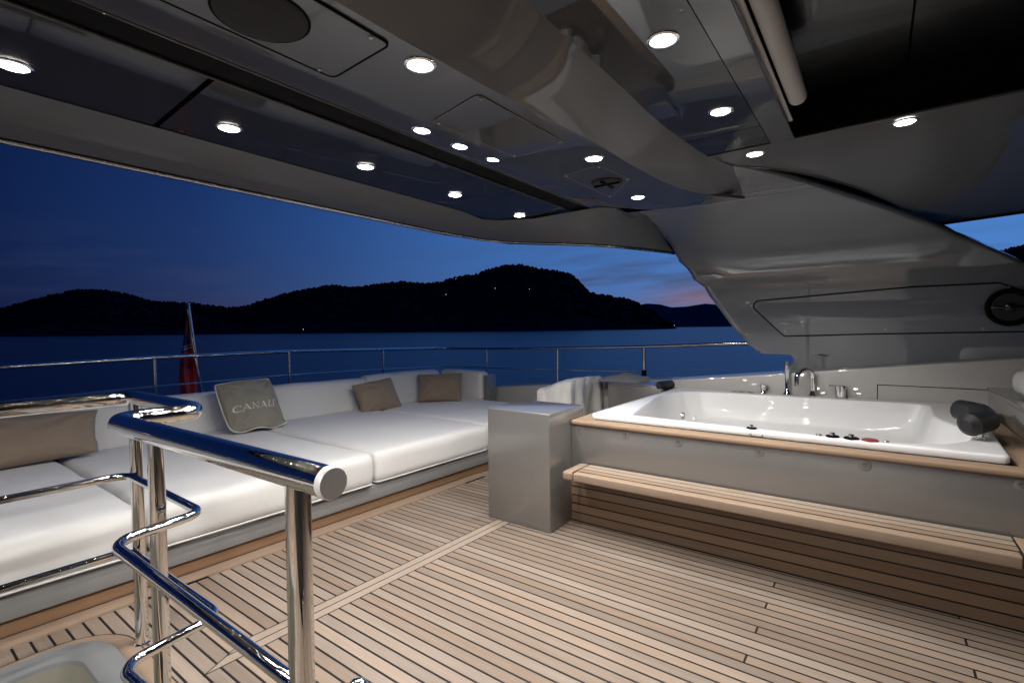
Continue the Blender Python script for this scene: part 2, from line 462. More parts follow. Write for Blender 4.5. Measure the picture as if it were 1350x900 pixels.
# deck, with the stair opening left out
bm = bmesh.new()
hx0, hx1, hy0, hy1 = -2.93, -.72, -1.4, .665
for (a, b, c, d) in ((-6.0, 3.2, hy1, 5.4), (-6.0, hx0, -4.2, hy1), (hx1, 3.2, -4.2, hy1), (hx0, hx1, -4.2, hy0)):
    poly([(a, c, 0), (b, c, 0), (b, d, 0), (a, d, 0)], bm)
tag(obj('deck', bm, M['deck'], smooth=False), kind='structure')

# ------------------------------------------------------------------ stairwell
t = thing('stairwell', 'grey rimmed opening of a stair going down through the deck by the chrome handrail', 'stairwell', (-1.9, -.3, 0))
def ring_path(x0, x1, y0, y1, r): return fillet([(x0, y0, 0), (x1, y0, 0), (x1, y1, 0), (x0, y1, 0)], r, 10, closed=True)
sections = [(-.045, 0.0), (-.045, .027), (-.040, .032), (.066, .032), (.073, .029), (.077, .012), (.09, -.5), (.10, -2.0)]
rows = []
for off, z in sections:
    rows.append([p+Vector((0, 0, z)) for p in ring_path(hx0+off, hx1-off, hy0+off, hy1-off, .17-off*.6)])
for R_ in rows: R_.append(R_[0])
obj('rim', grid(rows[:6]), M['coaming'], t)
obj('well_wall', grid(rows[5:]), M['well'], t)
stp = bmesh.new()
for i in range(7): join(stp, rbox(-1.0-.28*i, -.7-.28*i, -1.28, .54, -.28*(i+1)-.03, -.28*(i+1), .006))
obj('stair_tread', stp, M['teak_edge'], t)
# curved board round the rim
outer = ring_path(hx0-.125, hx1+.125, hy0-.125, hy1+.125, .26); inner = ring_path(hx0-.046, hx1+.046, hy0-.046, hy1+.046, .20)
outer.append(outer[0]); inner.append(inner[0])
up4 = Vector((0, 0, .004))
obj('rim_board', grid([[p+up4 for p in inner], [p+up4 for p in outer]]), M['margin'], t)
o2 = ring_path(hx0-.131, hx1+.131, hy0-.131, hy1+.131, .266); o2.append(o2[0])
obj('caulk_line', grid([[p+up4 for p in outer], [p+up4 for p in o2]]), M['caulk'], t)

# ------------------------------------------------------------------ sofa
SH = .0373
def shear(bm, x_ref=None):
    for v in bm.verts:
        w = max(0.0, min(1.0, (v.co.x+5.2)/2.0)); v.co.x += SH*(v.co.y-2.1)*w
    return bm
sofa = thing('sun_sofa', 'long white upholstered sofa on a grey plinth along the stern rail', 'sofa', (-4.2, 2.3, 0))
obj('plinth', shear(rbox(-5.3, -3.235, -2.0, 5.25, .092, .222, .012)), M['greybase'], sofa)
obj('kick_board', shear(rbox(-5.2, -3.262, -2.0, 5.2, .0, .095, .004)), M['teak_kick'], sofa)
# deck margin boards in front of the plinth
b1 = bmesh.new(); join(b1, rbox(-3.30, -3.145, -2.0, 3.72, -.02, .014, .004)); shear(b1)
obj('margin_board', b1, M['margin'], sofa)
b2 = bmesh.new(); join(b2, rbox(-3.2575, -3.2505, -2.0, 3.72, .0, .0165, .0)); shear(b2)
obj('caulk_line', b2, M['caulk'], sofa)
for (ya, yb) in ((.95, 1.26), (3.45, 3.72)):
    obj('scupper', shear(rbox(-3.155, -3.137, ya, yb, -.003, .008, 0)), M['black'], sofa)
for k, (a, b, dx) in enumerate(((-1.9, -.47, .0), (-.46, .985, .005), (.998, 2.487, .012), (2.497, 3.885, .0), (3.895, 5.22, -.005))):
    s_ = softbox(-5.22, -3.205+dx, a, b, .222, .478, .055, .016, .008, (30, 26, 12), seed=k*7.1, side=.006)
    c = obj('seat_cushion', shear(s_), M['white_fabric'], sofa)
    pb = bmesh.new(); zz = .236
    tube(pb, fillet([(-5.1, a+.015, zz), (-3.212+dx, a+.015, zz), (-3.212+dx, b-.015, zz), (-5.1, b-.015, zz)], .04), .006, 8)
    obj('piping', shear(pb), M['white_fabric'], c)
# back rest follows the rounded stern
def backx(y):
    K = [(-3, -5.17), (2.7, -5.17), (3.7, -5.06), (4.7, -4.98), (5.3, -4.95)]
    for (a, xa), (b, xb) in zip(K, K[1:]):
        if a <= y <= b:
            f = (y-a)/(b-a); return xa+(xb-xa)*f
    return -5.0
def bendback(bm, thick=.19):
    for v in bm.verts:
        v.co.x += backx(max(-2.9, min(5.2, v.co.y))) - .11*max(0, v.co.z-.46)/.38
    return bm
for k, (a, b, top) in enumerate(((-1.9, -.42, .832), (-.41, .955, .835), (.965, 3.925, .838), (3.935, 5.14, .862))):
    s_ = softbox(-.19, .0, a, b, .45, top, .05, .012, .005, (12, 26, 12), seed=k*3.3+40)
    obj('back_cushion', bendback(s_), M['white_fabric'], sofa)
s_ = softbox(-5.12, -4.33, 5.165, 5.36, .45, .855, .055, .012, .006, (16, 12, 12), seed=77)
obj('back_cushion', s_, M['white_fabric'], sofa)
fr = bmesh.new(); join(fr, rbox(-.235, -.195, -2.0, 5.3, .2, .80, .008)); bendback(fr)
join(fr, rbox(-5.2, -4.255, 5.365, 5.41, .2, .815, .008)); join(fr, rbox(-4.31, -4.255, 5.2, 5.37, .2, .81, .008))
obj('back_frame', fr, M['grey'], sofa)

# ------------------------------------------------------------------ pillows
def pillow(name, corners, thick, mat, label, n=60, pinch=.05, wr=.014, seed=0.0, piping=None, flop=0.0, cat='pillow', rnd_=0.0):
    TL, TR, BR, BL = [Vector(c) for c in corners]
    nrm = (TR-TL).cross(BL-TL).normalized()
    if nrm.dot(CAM-TL) < 0: nrm = -nrm
    cen = (TL+TR+BR+BL)/4
    bm = bmesh.new()
    def P(u, v, side, lift=0.0):   # u,v in -1..1 (v up)
        pu = u*(1-pinch*(1-v*v)*abs(u)**1.5); pv = v*(1-pinch*(1-u*u)*abs(v)**1.5)
        pu *= 1-rnd_*abs(v)**5; pv *= 1-rnd_*abs(u)**5
        pu += .02*mnoise.noise(Vector((v*2.5, seed, 1)))*abs(u); pv += .03*mnoise.noise(Vector((u*2.5, seed, 4)))*abs(v)
        a, b = (pu+1)/2, (pv+1)/2
        p = BL.lerp(BR, a).lerp(TL.lerp(TR, a), b)
        th = thick*.5*((1-abs(u)**2.4)*(1-abs(v)**2.4))**.45
        edge = max(abs(u), abs(v))
        w = mnoise.noise(Vector((u*2.2+seed, v*2.2, side*3)))*wr*1.5
        # radial gathers running in from the corners
        for (cu, cv) in ((-1, -1), (1, -1), (-1, 1), (1, 1)):
            du, dv = u-cu, v-cv; rr = math.hypot(du, dv); an = math.atan2(dv, du)
            w += wr*1.2*math.sin(an*13+seed+cu*2)*max(0, 1-rr/1.1)*min(1, rr*3)
        dz = th+w*(1-edge**4)+lift
        if flop:
            fb = max(0, -v-.62)/.38
            dz += flop*fb*fb*(.6+.5*math.sin(u*5+seed)); 
        return p+nrm*(side*dz if side > 0 else -th*.8)
    front = [[P(-1+2*i/n, 1-2*j/n, 1) for i in range(n+1)] for j in range(n+1)]
    back = [[P(-1+2*i/n, 1-2*j/n, -1) for i in range(n+1)] for j in range(n+1)]
    grid(front, bm); grid(back, bm)
    bmesh.ops.remove_doubles(bm, verts=bm.verts[:], dist=.0008)
    o = tag(obj(name, bm, mat, angle=80), label, cat)
    if piping:
        pb = bmesh.new()
        ed = [(-1+2*i/n, 1) for i in range(n)]+[(1, 1-2*i/n) for i in range(n)]+[(1-2*i/n, -1) for i in range(n)]+[(-1, -1+2*i/n) for i in range(n)]
        tube(pb, [P(u, v, 1) for u, v in ed], .0065, 8, closed=True)
        obj('piping', pb, piping, o)
    return o, P

pillow('pillow', [at(530, 0, d=1)*0+Vector((-5.16, .42, .845)), at(129, 540, x=-5.13), at(131, 595, x=-4.90), Vector((-4.93, .40, .495))], .24, M['taupe'],
       'large taupe linen pillow leaning behind the chrome handrail at the left photo edge', seed=3, wr=.016)
pillow('pillow', [at(463, 508, x=-5.02), at(515, 497, x=-4.98), at(531, 539, x=-4.80), at(478, 546, x=-4.84)], .20, M['taupe'],
       'small taupe pillow tilted to one side in the middle of the white backrest', seed=9, wr=.02)
pillow('pillow', [at(550, 494, x=-5.0), at(609, 492, y=5.06), at(609, 529, y=4.9), at(551, 529.5, x=-4.83)], .20, M['taupe'],
       'small taupe pillow set upright in the far corner of the white sofa', seed=14)
lp, LP = pillow('pillow', [at(281, 507, x=-5.05), at(355, 498, x=-5.03), at(377, 561, x=-4.80), at(304, 572, x=-4.82)], .21, M['olive'],
       'grey olive towelling pillow with cream piping and the lettering CANALI', seed=21, piping=M['piping'], flop=.07, wr=.022, pinch=.0, rnd_=.055)

# embroidered letters (thin ribbons stitched on the cloth)
letters = bmesh.new()
def to_uv(px, py):
    """photo point -> pillow patch coordinates (inverse bilinear by search)"""
    def pix(u, v):
        p = LP(u, v, 1)-CAM; z = p.dot(FWD); return Vector((675+F_PX*p.dot(RGT)/z, 450-F_PX*p.dot(UPV)/z))
    best = min(((pix(i/40, j/40)-Vector((px, py))).length, i/40, j/40) for i in range(-39, 40) for j in range(-39, 40)); _, u, v = best
    best = min(((pix(u+i/400, v+j/400)-Vector((px, py))).length, u+i/400, v+j/400) for i in range(-10, 11) for j in range(-10, 11)); _, u, v = best
    return u, v
A0 = Vector(to_uv(280+275/10.59, 490+590/10.59)); A1 = Vector(to_uv(280+870/10.59, 490+470/10.59)); A2 = Vector(to_uv(280+270/10.59, 490+500/10.59))
bx, by = A1-A0, A2-A0
def LQ(x, y):   # text space: x 0..1 along the word, y 0..1 letter height
    q = A0+bx*x+by*y; return LP(max(-.985, min(.985, q.x)), max(-.985, min(.985, q.y)), 1, .004)
def stroke(a, b, wa, wb=None):
    wb = wa if wb is None else wb
    n_ = 6; a = Vector(a); b = Vector(b)
    for k in range(n_):
        f0, f1 = k/n_, (k+1)/n_
        p, q = a.lerp(b, f0), a.lerp(b, f1); w0, w1 = wa+(wb-wa)*f0, wa+(wb-wa)*f1
        letters.faces.new([letters.verts.new(LQ(*c)) for c in ((p.x-w0/2, p.y), (p.x+w0/2, p.y), (q.x+w1/2, q.y), (q.x-w1/2, q.y))])
def hbar(x0, x1, y, h):
    n_ = 3
    for k in range(n_):
        a, b = x0+(x1-x0)*k/n_, x0+(x1-x0)*(k+1)/n_
        letters.faces.new([letters.verts.new(LQ(*c)) for c in ((a, y-h/2), (b, y-h/2), (b, y+h/2), (a, y+h/2))])
def arc(cx, cy, rx, ry, a0, a1, wfun):
    n_ = 18
    for k in range(n_):
        q = []
        for f in (k/n_, (k+1)/n_):
            a = math.radians(a0+(a1-a0)*f); w = wfun(f)
            q.append(((cx+rx*math.cos(a), cy+ry*math.sin(a)), (cx+(rx-w)*math.cos(a), cy+(ry-w*4.5)*math.sin(a))))
        letters.faces.new([letters.verts.new(LQ(*c)) for c in (q[0][0], q[1][0], q[1][1], q[0][1])])
def letA(x, w):
    stroke((x+w*.12, 0), (x+w*.5, 1.0), .010); stroke((x+w*.88, 0), (x+w*.46, 1.0), .028, .022)
    hbar(x+w*.28, x+w*.72, .33, .07); hbar(x, x+w*.26, .03, .06); hbar(x+w*.72, x+w, .03, .06)
arc(.105, .5, .098, .54, 48, 312, lambda f: .012+.02*math.sin(PI*f)); stroke((.172, .72), (.172, 1.0), .012); stroke((.172, .0), (.172, .22), .008)
letA(.20, .19)
stroke((.435, 0), (.435, .97), .011); stroke((.565, 0), (.425, 1.0), .028); stroke((.572, .0), (.572, 1.0), .011)
hbar(.405, .465, .03, .06); hbar(.40, .45, .97, .06); hbar(.545, .60, .97, .06)
letA(.625, .17)
stroke((.845, 0), (.845, 1.0), .026); hbar(.82, .87, .97, .06); hbar(.82, .925, .035, .07); stroke((.922, .0), (.928, .24), .010)
stroke((.965, 0), (.965, 1.0), .018); hbar(.945, .985, .97, .06); hbar(.945, .985, .03, .06)
obj('lettering', letters, M['piping'], lp, smooth=False)

# ------------------------------------------------------------------ grey cabinet
t = thing('side_cabinet', 'plain warm grey lacquered box between the white sofa and the bath', 'cabinet', (-2.12, 3.18, 0))
obj('body', rbox(-2.397, -1.841, 2.933, 3.442, .0, .845, .009, 3), M['grey'], t)

# ------------------------------------------------------------------ bath, its surround and the step bench
sur = thing('bath_surround', 'warm grey bath surround with screwed panel, teak edging and teak riser', 'bath surround', (-.6, 4.2, 0))
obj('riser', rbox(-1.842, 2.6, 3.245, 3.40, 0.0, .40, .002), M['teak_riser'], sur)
obj('panel', rbox(-1.840, 2.6, 3.247, 3.40, .4004, .7275, .003), M['grey'], sur)
e = bmesh.new(); join(e, rbox(-1.836, 2.6, 3.222, 3.335, .728, .763, .014, 4))
obj('front_edging', e, M['teak_edge'], sur)
obj('side_edging', rbox(.56, .70, 3.3355, 5.28, .728, .7625, .004), M['teak_side'], sur)
obj('side_edging', rbox(-1.836, -1.69, 3.3355, 5.28, .728, .7625, .004), M['teak_side'], sur)
for (px, py) in ((764, 563), (824, 571), (894, 580.5), (1000, 593.5), (1140, 612), (1348, 638)):
    p = at(px, py, y=3.246); sc_ = bmesh.new()
    lathe(sc_, [(.030, 0), (.029, -.002), (.026, -.0028), (.011, -.003), (.010, -.001), (.0005, -.001)], (p.x, 3.2465, min(p.z, .693)), 24, 'Y')
    obj('screw_cap', sc_, M['grey'], sur)
    s2 = bmesh.new(); lathe(s2, [(.0075, 0), (.0065, -.004), (.0005, -.0045)], (p.x, 3.244, min(p.z, .693)), 12, 'Y')
    obj('screw', s2, M['satin'], sur)

bench = thing('step_bench', 'slatted teak step bench fixed along the front of the bath', 'bench', (-.6, 3.1, .39))
obj('end_board', rbox(-1.765, -1.683, 2.975, 3.243, .389, .449, .016, 4), M['teak_side'], bench)
obj('end_board', rbox(.520, .600, 2.975, 3.243, .389, .449, .010, 3), M['teak_side'], bench)
for k in range(4):
    y0 = 2.975+.0655*k+(0 if k == 0 else .0055)
    obj('slat', rbox(-1.679, .516, y0, 2.975+.0655*(k+1)-.0055, .389 if k == 0 else .405, .4485, .010 if k == 0 else .002, 3), M['teak_x'], bench)
obj('bed', rbox(-1.70, .54, 2.99, 3.242, .395, .4470, .0), M['caulk'], bench)
obj('plug', rbox(-.73+.0, -.62, 3.186, 3.204, .444, .4498, .001), M['teak_edge'], bench)

bath = thing('whirlpool_bath', 'large white acrylic whirlpool bath sunk in the teak edged surround', 'bath', (-.6, 4.25, .745))
OPEN = [(-1.45, 3.455), (-.8, 3.432), (-.05, 3.405), (.14, 3.43), (.30, 3.52), (.41, 3.68), (.455, 3.88), (.43, 4.12), (.35, 4.36), (.325, 4.55), (.34, 5.06), (.33, 5.15), (.27, 5.165),
        (-1.13, 5.10), (-1.40, 5.06), (-1.54, 4.96), (-1.615, 4.78), (-1.64, 4.62), (-1.625, 4.45), (-1.55, 4.0)]
BX0, BX1, BY0, BY1 = -1.725, .530, 3.34, 5.282
cx, cy = -.6, 4.25
def hit(polyg, a):
    d = Vector((math.cos(a), math.sin(a))); best = None
    for i in range(len(polyg)):
        p, q = Vector(polyg[i]), Vector(polyg[(i+1) % len(polyg)]); e_ = q-p
        den = d.x*e_.y-d.y*e_.x
        if abs(den) < 1e-9: continue
        w = p-Vector((cx, cy)); tt = (w.x*e_.y-w.y*e_.x)/den; s_ = (w.x*d.y-w.y*d.x)/den
        if tt > 0 and -1e-6 <= s_ <= 1+1e-6 and (best is None or tt < best): best = tt
    return best
def smoothpoly(P, r): return [(p.x, p.y) for p in fillet([(x, y, 0) for x, y in P], r, 6, closed=True)]
outr = [(BX0, BY0), (BX1, BY0), (BX1+.07, 4.9), (BX1+.06, BY1), (BX0+.03, BY1)]
opn = smoothpoly(OPEN, .06)
outs = smoothpoly(outr, .03)
angs = sorted(set([round(2*PI*k/180-PI, 5) for k in range(180)]+[round(math.atan2(y-cy, x-cx), 5) for x, y in outs]))
floor = smoothpoly([(-1.05, 3.68), (-.25, 3.62), (-.02, 3.9), (-.02, 4.7), (-.1, 4.88), (-1.0, 4.88), (-1.12, 4.7), (-1.12, 3.95)], .12)
def loop(kind):
    out = []
    for a in angs:
        d = Vector((math.cos(a), math.sin(a))); ro, rp, rf = hit(outs, a), hit(opn, a), hit(floor, a)
        k = kind
        if k[0] == 'o': r, z = ro-k[1], k[2]
        elif k[0] == 'p': r, z = rp+k[1], k[2]
        else: r, z = rp+(rf-rp)*k[1], k[2]
        out.append((cx+d.x*r, cy+d.y*r, z))
    out.append(out[0]); return out
loops = [loop(k) for k in (('o', .004, .7635), ('o', 0, .768), ('o', 0, .792), ('o', .003, .799), ('o', .010, .803), ('o', .022, .8035), ('p', .02, .8025), ('p', .008, .801), ('p', .002, .796), ('p', -.002, .785),
        ('f', .04, .74), ('f', .10, .66), ('f', .20, .57), ('f', .27, .54), ('f', .58, .50), ('f', .85, .41), ('f', 1.0, .385), ('f', 1.06, .38))]
b = grid(loops); bmesh.ops.remove_doubles(b, verts=b.verts[:], dist=1e-5)
# basin floor
ed = [e_ for e_ in b.edges if e_.is_boundary and all(v.co.z < .39 for v in e_.verts)]
bmesh.ops.holes_fill(b, edges=ed)
obj('shell', b, M['acrylic'], bath, angle=50)
# chrome jets in the far left corner and along the sides
for (px, py, r_) in ((897.5, 548, .03), (913, 552, .028)):
    p = at(px, py, x=-1.36); j = bmesh.new(); lathe(j, [(.0005, .012), (.5*r_, .012), (.55*r_, .004), (r_, .008), (r_*1.1, -.012)], (0, 0, 0), 20)
    for v in j.verts: v.co = Vector((p.x+v.co.z+.02, p.y+v.co.x, p.z+v.co.y))
    obj('jet', j, M['satin'] if r_ > .029 else M['acrylic'], bath)
# buttons and overflow fittings on the rim
for (px, py, r_, m_) in ((990, 564, .030, 'black'), (1079, 573, .016, 'satin'), (1097, 575.5, .034, 'black'), (1122, 578.5, .038, 'black'), (1147, 581.5, .040, 'red'), (1168, 581, .014, 'satin')):
    p = at(px, py, z=.81); j = bmesh.new(); lathe(j, [(r_, -.002), (r_, .006), (r_*.85, .009), (r_*.5, .0095), (.0005, .0095)], (p.x, max(3.385, min(3.405, p.y)), .8035), 24)
    obj('rim_button', j, M[m_], bath)
    if m_ == 'black':
        k_ = bmesh.new(); lathe(k_, [(r_*.42, .0), (r_*.40, .016), (r_*.3, .018), (.0005, .018)], (p.x, max(3.385, min(3.405, p.y)), .810), 16); obj('button_knob', k_, M['chrome'], bath)
for px in (968, 978, 989):
    p = at(px, 515.5, y=5.2); j = bmesh.new(); lathe(j, [(.028, 0), (.028, .006), (.018, .010), (.0005, .010)], (p.x, 5.2, .8035), 16); obj('rim_button', j, M['satin'], bath)
# maker's script on the rim, too small to read: a few brush strokes
sg = bmesh.new(); p0, p1 = at(988, 576.5, y=3.338), at(1007, 578.5, y=3.338); dv = p1-p0
pts = [(0, .012), (.02, .02), (.06, .026), (.12, .022), (.14, .012), (.08, .008), (.16, .0), (.22, .010), (.28, 0), (.34, .010), (.40, .0), (.46, .010), (.52, 0), (.58, .010), (.64, 0), (.70, .010), (.76, .0), (.84, .012), (.93, .026), (.90, .004), (1.0, .006)]
tube(sg, resample([(p0.x+dv.x*f, 3.3395, p0.z+.004+dv.z*f+h*.85) for f, h in pts], 60), .0016, 5)
obj('script_mark', sg, M['black'], bath, smooth=False)
def headrest(pts, r, posts):
    b = bmesh.new(); P = resample(pts, 16)
    tube(b, P, r, 20, rfun=lambda f: r*(1-.75*max(0, abs(2*f-1)-.93)/.07)**.5)
    h = obj('headrest', b, M['rubber'], bath)
    for p in posts:
        c = bmesh.new(); p = Vector(p); tube(c, [(p.x, p.y, .80), (p.x, p.y, p.z)], .013, 12); lathe(c, [(.022, .803), (.022, .811), (.013, .813)], (p.x, p.y, 0), 16)
        obj('post', c, M['chrome'], h)
headrest(fillet([at(868.5, 508.5, d=5.1), at(882, 506.8, d=5.3), at(897, 505.2, d=5.5)], .3), .047, [at(871, 517, d=5.12), at(885, 514, d=5.33)])
R0 = [Vector((.40, 3.66, .885)), Vector((.50, 3.80, .905)), Vector((.50, 3.96, .915)), Vector((.40, 4.10, .92))]
headrest(resample(R0, 4), .062, [(.475, 3.765, .87), (.49, 3.93, .87)])

# taps: four separate chrome fittings, parts of the bath set
YT, ZT = 5.232, .8035
def tapbase(bm, x, r=.030, h=.045): lathe(bm, [(r, 0), (r, .006), (r*.8, .016), (r*.55, h), (r*.5, h+.003)], (x, YT, ZT), 24)
b = bmesh.new(); lathe(b, [(.032, 0), (.032, .006), (.022, .022), (.022, .034), (.032, .058), (.033, .082), (.028, .086), (.0005, .087)], (-.865, YT, ZT), 24); obj('valve_knob', b, M['chrome'], bath)
b = bmesh.new(); lathe(b, [(.036, 0), (.036, .008), (.026, .03), (.019, .05), (.019, .20), (.022, .215), (.022, .305), (.018, .309), (.0005, .309)], (-.665, YT, ZT), 24); obj('hand_shower', b, M['chrome'], bath)
b = bmesh.new(); tapbase(b, -.460, .036, .06)
sp = [(-.460, YT, ZT+.05), (-.460, YT, ZT+.165)]+[(-.460-.055+.055*math.cos(a), YT-.075+.075*math.cos(a), ZT+.165+.078*math.sin(a)) for a in [PI*k/14 for k in range(1, 15)]]+[(-.572, YT-.152, ZT+.10)]
tube(b, sp, .021, 16, rfun=lambda f: .023-.003*f); obj('spout', b, M['chrome'], bath)
b = bmesh.new(); lathe(b, [(.040, 0), (.041, .004), (.041, .068), (.044, .072), (.044, .108), (.038, .113), (.0005, .114)], (-.25, YT, ZT), 24)
tube(b, [(-.27, YT-.02, ZT+.104), (-.335, YT-.05, ZT+.108)], .007, 10); obj('mixer', b, M['chrome'], bath)

# ------------------------------------------------------------------ bulwark and locker
bw = thing('bulwark', 'beige bulwark wall behind the bath rising towards the right', 'bulwark', (-.3, 5.35, 0))
def topz(x): return .868+(x+1.85)*.1145
def wall(x0, x1, y0, y1, n=2):
    bm = bmesh.new(); v = []
    for x in (x0, x1):
        z = topz(x); v.append([(x, y0, 0), (x, y0, z-.02), (x, y0+.006, z-.006), (x, y0+.02, z), (x, y1, z), (x, y1, -1.2)])
    grid(v, bm); return bm
obj('wall_face', wall(-1.80, 3.2, 5.285, 5.62), M['beige'], bw)
dj = bmesh.new(); x0, x1, zt = .013, .69, .930
join(dj, rbox(x0, x1, 5.283, 5.286, zt-.003, zt+.003, 0)); join(dj, rbox(x0-.003, x0+.003, 5.283, 5.286, .72, zt+.003, 0))
obj('locker_seam', dj, M['black'], bw)
con = thing('side_console', 'dark grey console with a white cushion right of the bath', 'console', (1.1, 4.5, 0))
obj('body', rbox(.705, 1.6, 3.0, 5.282, .0, .925, .01), M['grey'], con)
obj('top', rbox(.69, 1.6, 2.98, 5.2815, .9255, .952, .008), M['grey'], con)
s_ = softbox(.77, 1.5, 3.2, 4.9, .955, 1.12, .06, .02, .006, (14, 22, 10), seed=5)
tag(obj('seat_pad', s_, M['white_fabric']), 'white cushion lying on the console at the right photo edge', 'cushion')

lk = thing('storage_locker', 'grey locker with flat top left of the bath under the end rail post', 'locker', (-2.1, 5.5, 0))
obj('body', rbox(-2.465, -1.81, 5.20, 5.98, 0, .80, .008), M['grey'], lk)
obj('lid', rbox(-2.472, -1.805, 5.192, 5.99, .8004, .815, .006), M['grey'], lk)
# crumpled grey cloth on the locker
rows = []
for j in range(15):
    r_ = []
    for i in range(25):
        u, v = i/24*2-1, j/14*2-1
        e_ = max(0, 1-u*u)*max(0, 1-v*v)
        z = .818+.055*e_**.5+.02*e_*abs(mnoise.noise(Vector((u*3, v*3, 2))))*2
        if abs(u+.1) < .5: z += .02*max(0, 1-((u+.05)/.16)**2)*max(0, 1-v*v)
        r_.append((-2.40+.27*u, 5.55+.27*v, z))
    rows.append(r_)
rows2 = grid(rows); tag(obj('folded_cloth', rows2, M['grey_cloth'], angle=80), 'crumpled grey cloth heaped on the locker behind the white covered box', 'cloth')

# covered box (fitted white canvas over a grill)
cv = thing('covered_grill', 'deck appliance hidden under a fitted white canvas cover behind the grey cabinet', 'covered grill', (-2.73, 4.95, 0))
rows = []
X0, X1, Y0, Y1 = -3.14, -2.70, 4.75, 5.56
prof = [(0, 0, .0), (0, 0, .25), (0, 0, .5), (0, 0, .68), (.0, .0, .74), (.012, .0, .765)]
def zt(u, v):  # top height: low along the left side, a rounded ridge on the right
    r_ = min(1.0, max(0.0, u/.9)); k_ = r_*r_*(3-2*r_)
    return .762+.112*k_-.02*max(0, v-.3)/.7*k_+.026*mnoise.noise(Vector((u*4, v*6, 3)))-.02*max(0, 1-v*6)
N_ = 40
per = []
for k in range(N_): per.append((k/N_, 0))
for k in range(40): per.append((1, k/40))
for k in range(N_): per.append((1-k/N_, 1))
for k in range(18): per.append((0, 1-k/18))
side = []
for lev in range(9):
    f = lev/8; row = []
    for (u, v) in per:
        zb = zt(u, v)-.015
        fold = (.055*math.sin(v*17+1.8*math.sin(v*6)+f*1.6)*(1-.75*f**2)*min(1, 4*v) if u == 1 else .014*math.sin(u*11+f)*(1-f))+.022*mnoise.noise(Vector((u*6, f*4, v*6)))
        fx = X0+(X1-X0)*u; fy = Y0+(Y1-Y0)*v
        nx = (-1 if u == 0 else (1 if u == 1 else 0)); ny = (-1 if v == 0 and u < 1 else (1 if v == 1 else 0))
        row.append((fx+nx*fold*.6, fy+ny*fold*.9, .12+(zb-.12)*f))
    row.append(row[0]); side.append(row)
cb = grid(side)
toprows = []
for j in range(41):
    v = j/40; toprows.append([(X0+(X1-X0)*i/N_+(0), Y0+(Y1-Y0)*v, zt(i/N_, v)-.015*max(abs(2*v-1)**8, abs(2*i/N_-1)**12)+.010*mnoise.noise(Vector((i*.22, v*6, 1)))) for i in range(N_+1)])
grid(toprows, cb)
bmesh.ops.remove_doubles(cb, verts=cb.verts[:], dist=.012)
obj('cover', cb, M['cover_fabric'], cv, angle=70)
sm = bmesh.new(); tube(sm, [(X1+.004, Y0-.002, .16+k*.085) for k in range(9)], .005, 6); obj('seam', sm, M['cover_fabric'], cv)
obj('body', rbox(X0+.05, X1-.05, Y0+.06, Y1-.02, 0, .7, .02), M['greybase'], cv)

# dark bulkhead and console added unseen to darken reflections, plus the bulwark opposite
fb = thing('added_bulkhead', 'dark bulkhead added behind the viewer to darken reflections in the steel', 'bulkhead', (2.9, .6, 0))
obj('wall', rbox(2.85, 2.97, -4.2, 5.28, 0, 2.34, .01), M['leg'], fb)
obj('door', rbox(2.82, 2.849, -1.4, .9, .05, 2.1, .006), M['blackgloss'], fb)
hc = thing('added_console', 'dark console added beside and behind the viewer to darken reflections in the steel', 'console', (1.4, -.6, 0))  # unseen console added for a dark stripe in the polished posts
obj('body', rbox(.42, 2.3, -2.2, .55, 0, .98, .05, 3), M['blackgloss'], hc)
obj('dash', rbox(.40, 2.32, -2.22, .57, .981, 1.02, .015, 2), M['roof'], hc)
ob = thing('side_bulwark', 'beige bulwark on the far side of the deck behind the viewer', 'bulwark', (-1.5, -4.25, 0))
obj('wall_face', rbox(-5.6, 2.84, -4.4, -4.2, -1.2, 1.0, .02), M['beige'], ob)
# ------------------------------------------------------------------ stern bulwark + rail
sb = thing('stern_bulwark', 'low beige bulwark running round the stern below the chrome rail', 'bulwark', (-6.0, 4.0, 0))
b = bmesh.new()
secs = []
path = fillet([(-6.0, -4.2, 0), (-6.0, 5.88, 0), (-1.9, 5.90, 0)], .45, 10)
for i, p in enumerate(path):
    tng = (path[min(i+1, len(path)-1)]-path[max(i-1, 0)]).normalized(); nr = Vector((-tng.y, tng.x, 0))
    zt_ = .50 if p.y < 5.5 else .50+.30*max(0, (p.x+4.9))/2.6
    secs.append([p+nr*-.30+Vector((0, 0, 0)), p+nr*-.30+Vector((0, 0, zt_-.02)), p+nr*-.28+Vector((0, 0, zt_)), p+nr*.12+Vector((0, 0, zt_)), p+nr*.15+Vector((0, 0, zt_-.03)), p+nr*.15+Vector((0, 0, -2.0))])
grid(secs, b); obj('wall_face', b, M['beige'], sb)

rail = thing('stern_rail', 'polished steel guard rail with slim posts round the stern behind the sofa', 'guard rail', (-6.0, 5.8, .5))
def railz(pts): return [Vector(p) for p in pts]
top = fillet(railz([(-6.28, -4.0, 1.15), (-6.20, .85, 1.157), (-6.05, 1.95, 1.186), (-6.036, 3.4, 1.187), (-5.93, 4.82, 1.155), (-5.75, 5.97, 1.132), (-4.85, 5.95, 1.143), (-3.5, 5.81, 1.175), (-2.24, 5.72, 1.213), (-1.2, 5.66, 1.262), (-.3, 5.62, 1.30)]), .25, 8)
mid = [p-Vector((0, 0, .30)) for p in fillet(railz([(-6.28, -4.0, 1.15), (-6.20, .85, 1.157), (-6.05, 1.95, 1.186), (-6.036, 3.4, 1.187), (-5.93, 4.82, 1.155), (-5.75, 5.97, 1.132), (-4.85, 5.95, 1.143), (-3.5, 5.81, 1.175), (-2.24, 5.72, 1.213)]), .25, 8)]
b = bmesh.new(); tube(b, top, .022, 14); obj('top_rail', b, M['railsteel'], rail)
